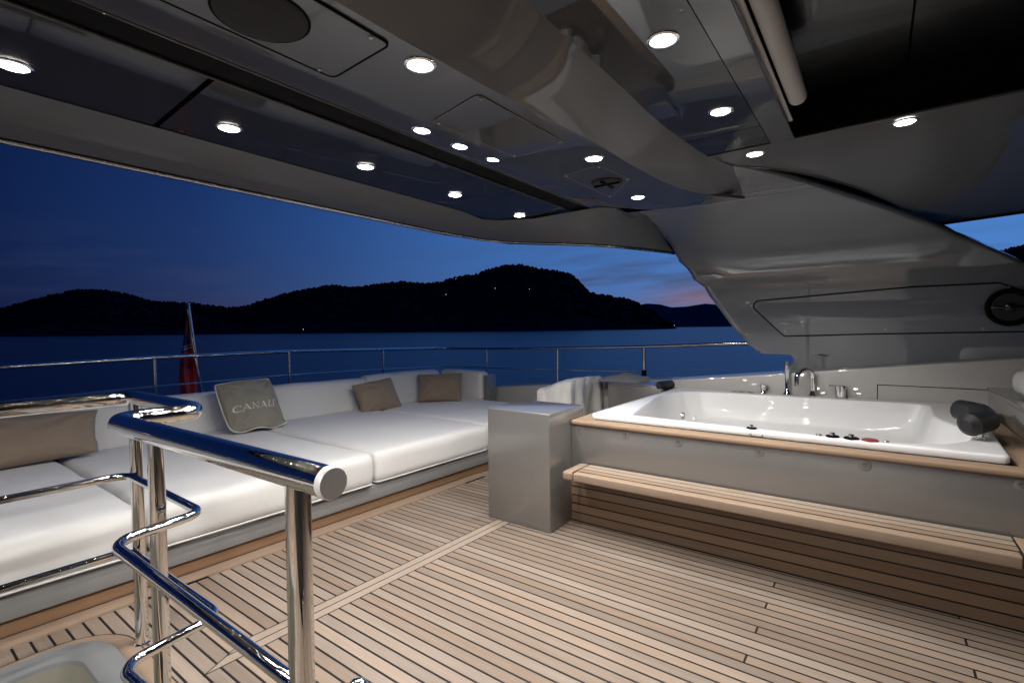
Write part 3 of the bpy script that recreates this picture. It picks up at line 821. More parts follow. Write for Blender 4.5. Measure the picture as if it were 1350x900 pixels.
b = bmesh.new(); tube(b, mid, .010, 10); obj('middle_rail', b, M['railsteel'], rail)
b = bmesh.new(); tube(b, [(-5.0, 5.97, .575), (-4.85, 5.95, .58), (-3.5, 5.81, .62), (-2.6, 5.75, .66)], .009, 10); obj('lower_rail', b, M['railsteel'], rail)
for (x, y, z0, z1) in ((-6.20, .45, .45, 1.157), (-6.05, 1.95, .45, 1.186), (-6.036, 3.41, .45, 1.187), (-5.93, 4.82, .45, 1.155), (-4.853, 5.95, .5, 1.143), (-3.5, 5.812, .60, 1.175), (-2.241, 5.721, .81, 1.213), (-6.24, -1.1, .45, 1.155)):
    b = bmesh.new(); r_ = .022 if x > -2.5 else .016
    tube(b, [(x, y, z0), (x, y, z1)], r_, 12); lathe(b, [(.04, 0), (.04, .006), (r_, .01)], (x, y, z0), 16)
    ps = obj('post', b, M['railsteel'], rail)
    if x > -2.5:
        c = bmesh.new(); tube(c, [(x, y, z0+.05), (x, y, z0+.12)], .0285, 14); obj('collar', c, M['black'], ps)

# ------------------------------------------------------------------ flag and staff
st = bmesh.new(); s0, s1 = at(247.5, 402, x=-6.5), at(268.5, 545, x=-6.5)
tube(st, [s0, s1+(s1-s0)*.35], .021, 14); lathe(st, [(.0005, .03), (.022, .024), (.026, .008), (.022, -.002)], s0, 14)
tag(obj('flagstaff', st, M['chrome']), 'slanted polished staff rising behind the stern rail, carrying the flag', 'flagstaff')
fl = bmesh.new(); rows = []; nv, nu = 60, 26
L_ = [(247, 412), (245.5, 424), (243, 437), (241, 450), (238, 464), (236.5, 480), (235.5, 495), (237, 508), (238, 522), (238.5, 535)]
R_ = [(248.5, 408), (250.2, 424), (251.5, 437), (253, 450), (255.5, 464), (257.5, 480), (258.5, 495), (258.5, 508), (257, 522), (256.5, 535)]
Lp, Rp = resample([(x, y, 0) for x, y in L_], nv+1), resample([(x, y, 0) for x, y in R_], nv+1)
for j in range(nv+1):
    row = []
    for i in range(nu+1):
        u = i/nu; a, b_ = Lp[j], Rp[j]
        x = b_.x+(a.x-b_.x)*u; y = b_.y+(a.y-b_.y)*u+3*u*u
        dep = .10*math.sin(u*9+j*.05)*(.3+.7*j/nv)*min(1, 3*u)+.03*mnoise.noise(Vector((u*5, j*.08, 0)))
        row.append(at(x, y, x=-6.5+dep))
    rows.append(row)
grid(rows, fl); fl.faces.ensure_lookup_table()
def cloth(name, c): return fabric(name, c, weave=400, b=.2, var=.08)
fm = [cloth('flag_red', (.55, .03, .035)), cloth('flag_blue', (.02, .035, .14)), cloth('flag_white', (.55, .54, .52))]
for idx, f in enumerate(fl.faces):
    j, i = divmod(idx, nu); u, v = (i+.5)/nu, (j+.5)/nv
    m_ = 0
    if v < .42:
        m_ = 1; w = v/.42
        dgn = abs((1-w)*1.0-.15-u*.75)
        if dgn < .14: m_ = 2
        if dgn < .05: m_ = 0
        if .84 < w < .96: m_ = 2
        if .885 < w < .925: m_ = 0
        if w < .55 and u > .55: m_ = 0
    f.material_index = m_
tag(obj('ensign_flag', fl, None, mats=fm, angle=80), 'red ensign with a blue corner hanging limp from the slanted staff', 'flag')

# ------------------------------------------------------------------ stair handrail in front
hr = thing('stair_handrail', 'thick polished steel handrail zigzagging round the stair opening in the foreground', 'handrail', (-1.9, .6, 0))
ZH = 1.148
b = bmesh.new(); path = fillet([(-2.80, -1.4, ZH), (-2.805, .812, ZH), (-2.075, .812, ZH), (-2.085, .545, ZH), (-.865, .572, ZH)], .075, 10)
tube(b, path, .0325, 28, cap=False); obj('top_rail', b, M['wetsteel'], hr)
b = bmesh.new(); d_ = (Vector((-.865, .572, ZH))-Vector((-2.085, .545, ZH))).normalized(); e0 = Vector((-.865, .572, ZH))
tube(b, [e0-d_*.012, e0-d_*.0115, e0+d_*.001, e0+d_*.005], .034, 32, rfun=lambda f: .0335 if f < .9 else .031); obj('end_cap', b, M['cap'], hr)
for (x, y, z0, r_) in ((-2.757, .806, 0.0, .0265), (-2.078, .665, 0.0, .0262), (-.985, .569, 0.0, .0262)):
    b = bmesh.new(); tube(b, [(x, y, z0), (x, y, ZH-.02)], r_, 24, cap=False); lathe(b, [(r_+.008, 0), (r_+.008, .004), (r_+.002, .008)], (x, y, z0), 24)
    obj('post', b, M['chrome'], hr)
b = bmesh.new(); tube(b, fillet([(-2.79, -1.4, .79), (-2.80, .785, .79), (-1.985, .772, .79), (-1.925, .49, .79), at(392, 903, y=.555)], .075, 10), .0165, 18); obj('middle_rail', b, M['wetsteel'], hr)
b = bmesh.new(); tube(b, fillet([(-2.785, -1.4, .44), (-2.79, .778, .44), (-1.885, .782, .44), (-1.835, .475, .44), (-.985, .555, .40)], .075, 10), .0165, 18); obj('low_rail', b, M['wetsteel'], hr)
p = at(471, 906, d=.9); b = bmesh.new(); lathe(b, [(.026, -p.z), (.026, -.016), (.0235, -.004), (.017, .008), (.008, .0145), (.0005, .0155)], (p.x, p.y, p.z), 24); obj('short_post', b, M['chrome'], hr)

# ------------------------------------------------------------------ hardtop roof
def R3(x, y, z):    # x,y measured at height 2.3 -> the same sight line at height z
    s_ = (z-CAM_H)/(2.3-CAM_H); return Vector((x*s_, y*s_, z))
_K = [(.0, 5.43), (1.5, 5.42), (1.8, 5.40), (2.0, 5.355), (2.10, 5.29), (2.19, 5.16), (2.26, 4.94), (2.31, 4.60), (2.345, 4.15), (2.375, 3.6), (2.395, 3.05), (2.402, 2.6)]
def _smooth_table():
    T = []
    for i in range(len(_K)-1):
        p0, p1, p2, p3 = _K[max(0, i-1)], _K[i], _K[i+1], _K[min(len(_K)-1, i+2)]
        m1 = (p2[1]-p0[1])/(p2[0]-p0[0]); m2 = (p3[1]-p1[1])/(p3[0]-p1[0]); h = p2[0]-p1[0]
        for k in range(12):
            f = k/12; T.append((p1[0]+h*f, (2*f**3-3*f*f+1)*p1[1]+(f**3-2*f*f+f)*h*m1+(-2*f**3+3*f*f)*p2[1]+(f**3-f*f)*h*m2))
    T.append(_K[-1]); return T
PT = _smooth_table()
def prof_y(z):
    if z <= PT[0][0]: return PT[0][1]
    for (a, ya), (b_, yb) in zip(PT, PT[1:]):
        if z <= b_: return ya+(yb-ya)*(z-a)/(b_-a)
    return PT[-1][1]
def leg_hit(px, py):
    r = ray(px, py); last = None
    for k in range(6000):
        tt = .8+k*.002; p = CAM+r*tt
        g = p.y-prof_y(min(p.z, 2.402)) if p.z < 2.402 else 1
        if g > 0: return p
    return p
top_ = thing('hardtop', 'dark grey glossy hardtop roof overhead, with panels, hatches and a sunroof opening', 'hardtop roof', (-1, 1, 2.3))
YB = -4.0
ZE, ZP, ZC, ZK = 2.265, 2.32, 2.303, 2.40
# aft band: edge -> upper line
edge_px = [(640, 315), (670, 318), (700, 319), (745, 320), (790, 322), (818, 324), (840, 326.5), (858, 328.5), (874, 330.5), (889, 332.5)]
edge_z = [2.265, 2.245, 2.215, 2.17, 2.14, 2.135, 2.14, 2.155, 2.18, None]
upper_px = [(640, 291), (670, 290), (702, 288.5), (745, 281), (790, 273), (815, 274.5), (838, 278.5), (852, 286), (866, 300), (878, 316)]
E_ = [R3(-3.06, YB, ZE)]+[R3(-3.06, y, ZE) for y in (0, 1, 2, 2.6, 3.1)]; U_ = [R3(-2.42, YB, ZP)]+[R3(-2.42, y, ZP) for y in (0, .9, 1.8, 2.3, 2.7)]
for k, ((a, b_), (c, d_)) in enumerate(zip(edge_px, upper_px)):
    E_.append(at(a, b_, z=edge_z[k]) if edge_z[k] else leg_hit(a, b_)); U_.append(at(c, d_, z=ZP-.017*min(1, k/4)) if k < 6 else leg_hit(c, d_))
E_[1:] = resample(E_[1:], 40); U_[1:] = resample(U_[1:], 40)
rows = [[a.lerp(b_, f)+Vector((0, 0, -.018*math.sin(PI*f))) for f in (0, .2, .4, .6, .8, 1)] for a, b_ in zip(E_, U_)]
obj('aft_band', grid(rows), M['leg'], top_, angle=60)
# edge trim: dark lips with a bright strip between
def lip(off, dz, r_, m_, nm):
    b = bmesh.new(); P = []
    for i, p in enumerate(E_):
        tng = (E_[min(i+1, len(E_)-1)]-E_[max(i-1, 0)]).normalized(); P.append(p+Vector((-tng.y, tng.x, 0))*off+Vector((0, 0, dz)))
    tube(b, P, r_, 8); obj(nm, b, M[m_], top_)
lip(.008, .004, .011, 'black', 'edge_lip'); lip(.034, .000, .013, 'trim', 'edge_strip'); lip(.062, .004, .014, 'black', 'edge_lip')
# dark aft panels with the lights
def flat(pts, z): return [R3(x, y, z) for x, y in pts]
Ux = lambda y: -2.42
panels = [[(-2.43, YB), (-1.80, YB), (-1.80, .762), (-2.43, .795)], [(-2.43, .815), (-1.80, .782), (-1.80, 2.545), (-2.40, 2.62), (-2.43, 2.4)], [(-2.43, 2.63), (-1.80, 2.553), (-1.80, 3.5), (-1.95, 3.42), (-2.45, 3.08)]]
for pp in panels: obj('aft_panel', poly(flat(pp, ZP+.004), thick=.03), M['roofpanel'], top_, smooth=False)
# slot
b = bmesh.new(); join(b, rbox(0, 1, 0, 1, 0, 1, 0))
for v in b.verts:
    q = R3(-1.80 if v.co.x < .5 else -1.657, YB if v.co.y < .5 else 3.1, ZP); v.co = Vector((q.x, q.y, ZP+.006 if v.co.z < .5 else ZP+.07))
obj('track_slot', b, M['black'], top_)
for xx in (-1.80, -1.656):
    b = bmesh.new(); tube(b, [R3(xx, YB, ZP), R3(xx, 3.1, ZP)], .006, 8); obj('slot_edge', b, M['roof'], top_)
b = bmesh.new(); lathe(b, [(.0005, -.012), (.068, -.012), (.072, -.008), (.072, .02)], R3(-1.728, 3.10, ZP+.018), 24); obj('slot_end', b, M['black'], top_)
# rounded moulding beside the slot, flat arch bottom, sloping arch face
XS = [(-1.655, ZP+.004), (-1.648, ZP-.002), (-1.62, ZP-.006), (-1.58, ZP-.010), (-1.54, ZP-.014), (-1.50, ZC)]
rows = []
for y in [YB, 0, .4, .8, 1.2, 1.6, 2.0, 2.4, 2.8, 3.1, 3.35, 3.7]:
    rows.append([R3(x, y, z) for x, z in XS])
obj('moulding', grid(rows), M['roof'], top_, angle=70)
low_px = [(440, 0), (525, 50), (620, 103), (700, 146), (778, 185), (830, 216), (870, 238), (905, 252), (940, 258), (982, 262.5)]
wedge_px = [(982, 262.5), (940, 268), (900, 273), (862, 277), (838, 279), (815, 275), (790, 273)]
LOW = [R3(-1.13, YB, ZC), R3(-1.13, -.5, ZC), R3(-1.13, .4, ZC)]+[at(a, b_, z=ZC) for a, b_ in low_px]
W = [at(a, b_, z=ZC) for a, b_ in wedge_px]
bott = [R3(-1.50, YB, ZC)]+LOW[:-1]+[at(982, 262.4, z=ZC)]+W[1:]+[R3(-1.50, 3.5, ZC)]
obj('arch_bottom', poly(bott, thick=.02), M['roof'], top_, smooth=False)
up_px = [(690, 0), (728, 32), (760, 60), (790, 88), (820, 115), (850, 145), (880, 170), (905, 188), (930, 205), (966, 219.5)]
UP = [R3(-.735, YB, ZK), R3(-.735, -.5, ZK), R3(-.735, .5, ZK)]+[at(a, b_, z=ZK) for a, b_ in up_px]
LOW[-1] = leg_hit(982, 262.4); UP[-1] = leg_hit(966, 219.5); W[0] = LOW[-1]
A_, B_ = resample(LOW, 60), resample(UP, 60)
# match by y so the section stays square to the arch
def byy(P, y):
    for a, b_ in zip(P, P[1:]):
        if a.y <= y <= b_.y: return a.lerp(b_, (y-a.y)/max(1e-6, b_.y-a.y))
    return P[-1] if y > P[-1].y else P[0]
rows = []
for k in range(60):
    a, b_ = A_[k], B_[k]
    rows.append([a.lerp(b_, f)+Vector((0, 0, -.007*math.sin(PI*f))) for f in (0, .08, .2, .35, .5, .65, .8, .92, 1)])
rows[-1] = [p for p in resample([leg_hit(982, 262.4), leg_hit(978.4, 252.6), leg_hit(974.7, 242.5), leg_hit(971, 232.5), leg_hit(968.3, 225.5), leg_hit(966, 219.5)], 9)]
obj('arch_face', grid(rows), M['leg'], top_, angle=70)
# forward ceiling round the sunroof
sx = -.308
fwd = [[(-.76, YB), (-.405, YB), (-.405, 2.35), (-.76, 2.35)], [(-.76, 2.356), (-.405, 2.356), (-.405, 2.63), (-.76, 2.63)]]
for pp in fwd: obj('forward_panel', poly(flat(pp, ZK), thick=.03), M['roofpanel'], top_, smooth=False)
obj('sunroof_frame', poly(flat([(-.402, YB), (sx, YB), (sx, 2.605), (-.402, 2.63)], ZK-.004), thick=.03), M['roof'], top_, smooth=False)
b = bmesh.new(); tube(b, [R3(sx, YB, ZK-.004), R3(sx, 2.605, ZK-.004), R3(2.2, 2.555, ZK-.004)], .006, 8); obj('frame_edge', b, M['roof'], top_)
# soffit going down to the outer edge on the right
def soff(f):  # f 0..1 from sunroof edge to outer edge
    y = 2.91+(5.42-2.91)*f; z = ZK-.004+.02*math.sin(PI*f)-.125*max(0, (f-.25)/.75)**1.6
    return y, z
def surf_hit(px, py, prof):
    """sight line meets the extruded profile z=prof(y)"""
    r = ray(px, py); lo, hi = .5, 30.0; last = None
    for k in range(4000):
        tt = .5+k*.004; p = CAM+r*tt; y, z = p.y, p.z
        g = prof(y, z)
        if last is not None and g*last[1] <= 0: return p
        last = (tt, g)
    return p
gap_px = [(962, 219), (967, 218.5), (985, 219), (1019, 222), (1045, 226), (1070, 231), (1110, 241), (1140, 251), (1180, 268), (1219, 289)]
def gs(y, z):
    f = (y-2.91)/(5.42-2.91); f = max(0.0, min(1.0, f)); return z-soff(f)[1]
GP = [surf_hit(a, b_, gs) for a, b_ in gap_px]
rows = []
for k in range(41):
    f = k/40; y, z = soff(f); xl = None
    for a, b_ in zip(GP, GP[1:]):
        if a.y <= y <= b_.y: xl = a.x+(b_.x-a.x)*(y-a.y)/max(1e-6, b_.y-a.y)
    if xl is None: xl = GP[0].x if y < GP[0].y else GP[-1].x
    if y < GP[0].y: xl = R3(-.76, 2.6, ZK).x
    rows.append([Vector((xl+(2.6-xl)*i/10, y, z+(.055*f*max(0, xl+(2.6-xl)*i/10-.3)))) for i in range(11)])
obj('soffit', grid(rows), M['soffit'], top_, angle=70)
b = bmesh.new(); tube(b, [p+Vector((0, .012, -.004)) for p in rows[-1]], .014, 8); obj('edge_lip', b, M['black'], top_)
b = bmesh.new(); tube(b, GP, .007, 8); obj('soffit_lip', b, M['roof'], top_)
# sunroof well
b = bmesh.new(); q0, q1 = R3(sx, YB, ZK), R3(sx, 2.605, ZK)
poly([(q0.x, YB*1.1, ZK), (q1.x, q1.y, ZK), (q1.x, q1.y, 2.62), (q0.x, YB*1.1, 2.62)], b); poly([(q1.x, q1.y, ZK), (2.4, q1.y-.05, ZK), (2.4, q1.y-.05, 2.62), (q1.x, q1.y, 2.62)], b)
obj('sunroof_well', b, M['black'], top_, smooth=False)
b = bmesh.new(); poly([(-.6, -4.4, 2.60), (.10, -4.4, 2.60), (.10, 3.0, 2.60), (-.6, 3.0, 2.60)], b, .012); obj('sunroof_glass', b, M['blackgloss'], top_, smooth=False)
b = bmesh.new(); poly([(.108, -4.4, 2.60), (2.4, -4.4, 2.60), (2.4, 3.0, 2.60), (.108, 3.0, 2.60)], b, .012); obj('sunroof_glass', b, M['blackgloss'], top_, smooth=False)
# roof shell above everything so that no light leaks between the pieces
shell = [R3(-3.06, YB, 2.36), R3(-3.06, 3.2, 2.36)]+[at(a, b_, z=2.36) for a, b_ in edge_px[1:]]+[Vector((-1.7, 5.7, 2.36)), Vector((2.6, 5.6, 2.36)), Vector((2.6, YB, 2.36))]
rows = []
b = bmesh.new()
f_lo = [(p.x, p.y, 2.345) for p in shell]; bm_ = poly([(x, y, 2.66) for x, y, z in f_lo], b, .05)
for (x0_, y0_, z0_), (x1_, y1_, z1_) in zip(f_lo, f_lo[1:]): poly([(x0_, y0_, 2.33), (x1_, y1_, 2.33), (x1_, y1_, 2.66), (x0_, y0_, 2.66)], b)
obj('outer_shell', b, M['black'], top_, smooth=False)

# hatches with dark seams, speakers
def seam(pts, r_=.0035, m_='black', nm='seam', parent=None, rad=.03):
    b = bmesh.new(); P = fillet(pts, rad, 6, closed=True); tube(b, P, r_, 6, closed=True); return obj(nm, b, M[m_], parent)
hat = [[(-1.478, -.35), (-1.478, 1.014), (-1.172, 1.0), (-1.148, -.35)], [(-1.471, 1.468), (-1.452, 2.025), (-1.159, 2.007), (-1.168, 1.40)], [(-1.413, 2.42), (-1.408, 3.03), (-1.146, 2.72), (-1.179, 2.39)]]
for k, hp in enumerate(hat):
    ins = [R3(x, y, ZC-.001) for x, y in hp]
    b = poly([p+Vector((0, 0, -.003)) for p in fillet(ins, .025, 5, closed=True)], thick=.004)
    h = obj('access_hatch', b, M['roof'], top_, smooth=False)
    seam([p+Vector((0, 0, -.002)) for p in ins], .004 if k == 0 else .0018, 'black' if k == 0 else 'greybase', 'seam', h, .025)
    for p in ins:
        c_ = sum(ins, Vector())/4; q = p.lerp(c_, .09); b = bmesh.new(); lathe(b, [(.0005, -.004), (.006, -.0035), (.008, .0)], q+Vector((0, 0, -.004)), 12); obj('screw', b, M['satin'], h)
    if k in (0, 2):
        c = R3(-1.338, .70, ZC) if k == 0 else R3(-1.275, 2.69, ZC)
        r_ = .117 if k == 0 else .085; b = bmesh.new()
        lathe(b, [(.0005, -.012), (r_*.6, -.011), (r_*.93, -.008), (r_, -.004), (r_, .004)], c+Vector((0, 0, -.004)), 40); g = obj('speaker_grille', b, M['grille'], h)
        b = bmesh.new(); P = [c+Vector((math.cos(a)*r_*1.03, math.sin(a)*r_*1.03, -.004)) for a in [2*PI*i/40 for i in range(40)]]; tube(b, P, .004, 6, closed=True); obj('ring', b, M['black'], g)
        if k == 2:
            b = bmesh.new(); join(b, rbox(c.x-.08, c.x+.08, c.y-.008, c.y+.008, c.z-.024, c.z-.014, .002)); join(b, rbox(c.x-.008, c.x+.008, c.y-.08, c.y+.08, c.z-.024, c.z-.014, .002)); obj('brace', b, M['black'], g)

# roller blind inside the sunroof edge
bl = thing('roller_blind', 'rolled cream blind held in a slim rail along the sunroof edge', 'blind', (-.3, 1.5, 2.42))
b = bmesh.new(); tube(b, [(-.292, -3.6, 2.44), (-.282, 2.50, 2.44)], .036, 20); obj('roll', b, M['blind'], bl)
b = bmesh.new(); join(b, rbox(-.352, -.322, -3.6, 2.69, 2.408, 2.416, .003)); obj('bottom_bar', b, M['blind'], bl)

# ------------------------------------------------------------------ arch leg on the right
leg = thing('arch_leg', 'large glossy grey side wing carrying the hardtop, beside the bath', 'hardtop support', (0, 5.4, 1))
left_px = [(1008, 505), (1030, 490.5), (1040, 485), (1046, 478), (1045, 471), (1039, 467), (1022, 466.5), (1003, 466), (988, 455), (970, 436), (952, 412), (935, 390), (929, 379), (915, 369), (905, 353), (896, 346), (889, 333),
           (878, 316), (866, 300), (852, 286), (838, 278.5), (900, 272.5), (945, 267), (982, 262.4), (978.4, 252.6), (974.7, 242.5), (971, 232.5), (968.3, 225.5)]
right_px = [(1350, 500), (1400, 420), (1400, 366), (1350, 345.5), (1300, 325), (1260, 310.5), (1219, 293), (1202, 287.5), (1172, 277), (1101, 254), (1030, 233), (985, 222.5), (966, 219.5)]
Lh = [leg_hit(*p) for p in left_px]; Rh = [leg_hit(*p) for p in right_px]
# fill between the two outlines with a triangulated patch that follows the profile
outline2 = [(p.x, p.z) for p in Lh]; 
bm = bmesh.new()
Y195 = prof_y(1.95)
def s_of(p):   # arc coordinate along the profile
    return p.z if p.z < 1.95 else 1.95+(Y195-p.y)+(p.z-1.95)
def p_of(x, s):
    lo, hi = 0.0, 2.402
    for _ in range(40):
        m_ = (lo+hi)/2; sv = m_ if m_ < 1.95 else 1.95+(Y195-prof_y(m_))+(m_-1.95)
        if sv < s: lo = m_
        else: hi = m_
    return Vector((x, prof_y(lo), lo))
loop_pts = [(p.x, s_of(p)) for p in Lh]+[(p.x, s_of(p)) for p in reversed(Rh)]
loop_pts[-len(Rh):] = [(p.x, s_of(p)) for p in reversed(Rh)]
# scanline mesh
def inside_spans(s):
    xs_ = []
    for (x0_, s0_), (x1_, s1_) in zip(loop_pts, loop_pts[1:]+loop_pts[:1]):
        if (s0_ <= s < s1_) or (s1_ <= s < s0_): xs_.append(x0_+(x1_-x0_)*(s-s0_)/(s1_-s0_))
    xs_.sort(); return xs_
S = sorted(set([.80+.02*k for k in range(190)]+[round(s_, 4) for _, s_ in loop_pts]))
S = [s_ for s_ in S if min(q[1] for q in loop_pts) <= s_ <= max(q[1] for q in loop_pts)]
for s0_, s1_ in zip(S, S[1:]):
    if s1_-s0_ < 1e-5: continue
    e = (s1_-s0_)*1e-3; a = inside_spans(s0_+e); c = inside_spans(s1_-e)
    if len(a) != len(c): continue
    for k in range(0, len(a)-1, 2):
        n_ = 40
        V = [[bm.verts.new(p_of(x_[k]+(x_[k+1]-x_[k])*i/n_, s_)) for i in range(n_+1)] for x_, s_ in ((a, s0_), (c, s1_))]
        for i in range(n_):
            bm.faces.new((V[0][i], V[0][i+1], V[1][i+1], V[1][i]))
bmesh.ops.remove_doubles(bm, verts=bm.verts[:], dist=.0015)
bmesh.ops.recalc_face_normals(bm, faces=bm.faces[:])
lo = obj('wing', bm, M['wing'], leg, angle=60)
sm_ = lo.modifiers.new('thickness', 'SOLIDIFY'); sm_.thickness = .05; sm_.offset = -1
for poly_ in lo.data.polygons:
    pass
# make the thickness go away from the deck
nsum = sum((p.normal.y for p in lo.data.polygons))
if nsum > 0: sm_.offset = 1
# flush access panel with its dark seam
pan = [leg_hit(*p) for p in ((985, 398), (1200, 378.5), (1318, 373), (1372, 392), (1372, 436.5), (1150, 440), (1034, 443))]
pan = [p+Vector((0, -.004, 0)) for p in pan]
P = fillet(pan, .05, 8, closed=True)
ap = obj('access_panel', poly([p+Vector((0, .002, 0)) for p in P], thick=.004, d=(0, -1, 0)), M['wing'], leg, smooth=False)
b = bmesh.new(); tube(b, [p+Vector((0, .003, 0)) for p in P], .0075, 8, closed=True); obj('seam', b, M['black'], ap)
for (px, py) in ((991, 403), (1035, 437), (1165, 387), (1167, 434), (1330, 378), (1295, 433)):
    q = leg_hit(px, py); b = bmesh.new(); lathe(b, [(.008, 0), (.006, -.004), (.0005, -.005)], (q.x, q.y-.006, q.z), 12, 'Y'); obj('screw', b, M['satin'], ap)
c = leg_hit(1331, 405); c.y -= .028
b = bmesh.new(); lathe(b, [(.148, .01), (.147, -.012), (.132, -.02), (.118, -.012), (.108, .008)], c, 48, 'Y'); sp_ = obj('speaker', b, M['black'], ap)
b = bmesh.new(); lathe(b, [(.108, .006), (.09, .002), (.055, .012), (.03, .014), (.0005, .010)], c, 40, 'Y'); obj('cone', b, M['rubber'], sp_)
b = bmesh.new(); join(b, rbox(c.x-.112, c.x+.112, c.y-.014, c.y-.004, c.z-.010, c.z+.010, .003)); lathe(b, [(.034, -.004), (.032, -.014), (.018, -.02), (.0005, -.021)], c, 24, 'Y'); obj('tweeter_bar', b, M['blackgloss'], sp_)

# ------------------------------------------------------------------ ceiling lights
LAMPS = [
 ((17, 87), ZP, 'lit downlight on the dark aft panel at the left photo edge'),
 ((302, 169), ZP, 'lit downlight on the dark aft panel just past the thick panel joint'),
 ((482, 220), ZP, 'lit downlight on the long aft panel, third in its row from the left photo edge'),
 ((600, 257), ZP, 'lit downlight on the aft panel just before the thin far panel joint'),
 ((685, 284), ZP, 'farthest downlight of the aft row, near the rounded roof corner'),
 ((554, 86), ZC, 'lit downlight beside the corner of the speaker hatch'),
 ((558, 171), ZC+.0105, 'lit downlight by the track slot, nearest of the close set three'),
 ((608, 192), ZC+.0105, 'lit downlight by the track slot, middle of the close set three'),
 ((652, 209), ZC+.0105, 'lit downlight by the track slot, farthest of the close set three'),
 ((783, 209), ZC, 'lit downlight between the plain hatch and the far round speaker hatch'),
 ((841, 260), ZC, 'lit downlight just beyond the far round speaker, where the arch narrows'),
 ((874, 53), ZK, 'largest lit downlight on the forward ceiling strip next to the blind'),
 ((950, 147), ZK, 'lit downlight on the forward strip near the lower end of the blind'),
 ((995, 203), ZK, 'lit downlight on the forward strip beyond the sunroof corner'),
 ((1193, 161), ZK-.008, 'lit downlight on the right soffit along the sunroof edge')]
fill_lights = [(-2.19, -.30, ZP), (-2.19, -1.0, ZP), (-2.19, -1.7, ZP), (-1.19, -1.0, ZC), (-1.19, -2.0, ZC), (-.51, -1.3, ZK), (-.51, -2.3, ZK)]  # unseen downlights added above and behind the viewer to light deck and sofa
proto = {}
def light_parts():
    b = bmesh.new(); lathe(b, [(.0385, .0), (.041, -.0045), (.048, -.0055), (.053, -.003), (.054, .001)], n=36); r1 = obj('ring', b, M['chrome'])
    b = bmesh.new(); lathe(b, [(.0005, -.007), (.025, -.0065), (.036, -.0045), (.0395, .001)], n=28); r2 = obj('lens', b, M['lens'])
    return r1, r2
ringp, lensp = light_parts()
def lamp_data(e):
    l = bpy.data.lights.new('downlight', 'SPOT'); l.energy = e; l.spot_size = math.radians(165); l.spot_blend = .7; l.shadow_soft_size = .04; l.color = (1, .97, .935); return l
LD = {ZP: lamp_data(36), ZC: lamp_data(48), ZC+.0105: lamp_data(38), ZK: lamp_data(36), ZK-.008: lamp_data(13), 0: lamp_data(140), 1: lamp_data(14)}
ROW = [lamp_data(e) for e in (20, 28, 42, 62, 64)]
first = True
def add_light(pos, label, zkey, group='recessed ceiling downlights'):
    global first
    t = thing('ceiling_light', label, 'ceiling light', pos, group)
    for src in (ringp, lensp):
        o = src if first else src.copy()
        if not first: COL.objects.link(o)
        o.parent = t
    first = False
    l = bpy.data.objects.new('spot_lamp', ROW.pop(0) if zkey == ZP and ROW else LD[zkey]); COL.objects.link(l); l.parent = t; l.location = (0, 0, -.022)
for (px, z, label) in LAMPS: add_light(at(*px, z=z), label, z)
for (x, y, z) in fill_lights:
    add_light(R3(x, y, z), 'added unseen downlight on the roof above and behind the viewer', 1 if x < -2 else 0, 'added ceiling downlights outside the picture')

# ------------------------------------------------------------------ sky
w = bpy.data.worlds.new('World'); scene.world = w; w.use_nodes = True
nt = w.node_tree; bg = nt.nodes['Background']
def WN(kind, **kw):
    n = nt.nodes.new(kind)
    for k, v in kw.items(): setattr(n, k, v)
    return n
def WM(op, a, b=0.0, c=0.0):
    n = WN('ShaderNodeMath', operation=op)
    for i, v in enumerate((a, b, c)):
        if hasattr(v, 'is_linked'): nt.links.new(v, n.inputs[i])
        else: n.inputs[i].default_value = v
    return n.outputs[0]
sky = WN('ShaderNodeTexSky', sky_type='NISHITA'); sky.sun_disc = False
sky.sun_elevation = math.radians(-4.0); sky.sun_rotation = math.radians(-12); sky.air_density = 1.0; sky.dust_density = .6; sky.ozone_density = 3.0
tc = WN('ShaderNodeTexCoord'); sp3 = WN('ShaderNodeSeparateXYZ'); nt.links.new(tc.outputs['Generated'], sp3.inputs[0])
dx, dy, dz = sp3.outputs
hl_ = WM('SQRT', WM('MAXIMUM', WM('ADD', WM('MULTIPLY', dx, dx), WM('MULTIPLY', dy, dy)), 1e-5))
def deg_px(px): return math.atan((px-675)/F_PX)
ga = PI/2+YAW-deg_px(1250)          # heading of the brightest twilight
ca = WM('DIVIDE', WM('ADD', WM('MULTIPLY', dx, math.cos(ga)), WM('MULTIPLY', dy, math.sin(ga))), hl_)
az = WM('ARCCOSINE', WM('MINIMUM', WM('MAXIMUM', ca, -1.0), 1.0))     # 0 at the glow .. pi behind
def wramp(f, stops):
    n = WN('ShaderNodeValToRGB'); nt.links.new(f, n.inputs[0]); e = n.color_ramp.elements
    while len(e) < len(stops): e.new(.5)
    for i, (p, c) in enumerate(stops): e[i].position = p; e[i].color = (*c, 1)
    return n.outputs[0]
def apx(px): return abs(PI/2+YAW-deg_px(px)-ga)/PI
azn = WM('DIVIDE', az, PI)
mid = wramp(azn, [(0, (.056, .205, .56)), (apx(820), (.042, .150, .43)), (apx(600), (.030, .108, .33)), (apx(430), (.015, .058, .205)), (apx(250), (.0065, .027, .115)), (apx(0), (.0022, .012, .062)), (1, (.002, .009, .045))])
hor = wramp(azn, [(0, (.075, .19, .46)), (apx(930), (.085, .105, .23)), (apx(780), (.065, .135, .35)), (apx(600), (.050, .110, .29)), (apx(300), (.022, .032, .090)), (apx(0), (.004, .012, .05)), (1, (.003, .010, .045))])
el = WM('ARCSINE', dz)
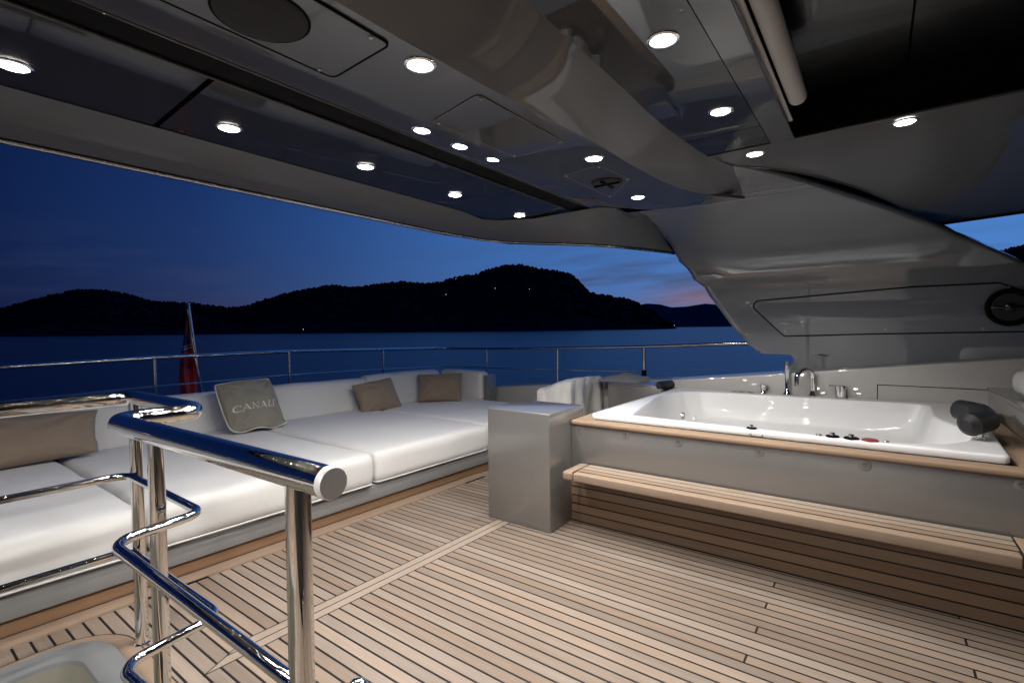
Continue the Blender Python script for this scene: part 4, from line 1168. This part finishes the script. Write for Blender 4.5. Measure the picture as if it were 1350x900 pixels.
def wmix(f, a, b, bt='MIX'):
    n = WN('ShaderNodeMix', data_type='RGBA', blend_type=bt)
    for s_, v in (('Factor', f), ('A', a), ('B', b)):
        if hasattr(v, 'is_linked'): nt.links.new(v, n.inputs[s_])
        else: n.inputs[s_].default_value = v if s_ == 'Factor' else (*v, 1)
    return n.outputs['Result']
hf = WM('POWER', 2.718, WM('MULTIPLY', WM('MAXIMUM', el, 0.0), -14.0))
col = wmix(hf, mid, hor)
# higher up the sky darkens
col = wmix(1.0, col, wramp(WM('MULTIPLY', WM('MAXIMUM', el, 0.0), 1/1.57), [(0, (1, 1, 1)), (.12, (1, 1, 1)), (.3, (.62, .66, .72)), (1, (.3, .36, .46))]), 'MULTIPLY')
# streaky clouds low over the far hills
cn = WN('ShaderNodeTexNoise'); cmb = WN('ShaderNodeCombineXYZ')
nt.links.new(WM('MULTIPLY', azn, 14.0), cmb.inputs[0]); nt.links.new(WM('MULTIPLY_ADD', el, 34.0, WM('MULTIPLY', azn, 9.0)), cmb.inputs[1])
nt.links.new(cmb.outputs[0], cn.inputs['Vector']); cn.inputs['Scale'].default_value = 1.0; cn.inputs['Detail'].default_value = 5; cn.inputs['Roughness'].default_value = .5
cl = wramp(cn.outputs['Fac'], [(.46, (0, 0, 0)), (.66, (1, 1, 1))])
low = WM('POWER', 2.718, WM('MULTIPLY', WM('POWER', WM('DIVIDE', WM('SUBTRACT', el, .085), .065), 2.0), -1.0))
near = WM('POWER', 2.718, WM('MULTIPLY', WM('POWER', WM('DIVIDE', WM('SUBTRACT', azn, apx(900)), .11), 2.0), -1.0))
cf = WM('MULTIPLY', WM('MULTIPLY', cl, low), WM('MULTIPLY_ADD', near, .8, .16))
col = wmix(cf, col, (.040, .058, .125))
# pink band where the sun went down
ps = PI/2+YAW-deg_px(925)
cp = WM('DIVIDE', WM('ADD', WM('MULTIPLY', dx, math.cos(ps)), WM('MULTIPLY', dy, math.sin(ps))), hl_)
pk = WM('MULTIPLY', WM('POWER', WM('MAXIMUM', cp, 0.0), 260.0), WM('POWER', 2.718, WM('MULTIPLY', WM('POWER', WM('DIVIDE', WM('SUBTRACT', el, .052), .022), 2.0), -1.0)))
col = wmix(WM('MULTIPLY', pk, .60), col, (.24, .14, .19))
add = wmix(.25, col, sky.outputs[0], 'ADD')
nt.links.new(add, bg.inputs['Color']); bg.inputs['Strength'].default_value = 1.0
scene.view_settings.view_transform = 'Standard'; scene.view_settings.look = 'None'; scene.view_settings.exposure = 0; scene.view_settings.gamma = 1; scene.view_settings.use_curve_mapping = False
scene.cycles.use_denoising = True
scene.cycles.sample_clamp_indirect = 6.0
scene.cycles.max_bounces = 10
scene.cycles.caustics_reflective = False
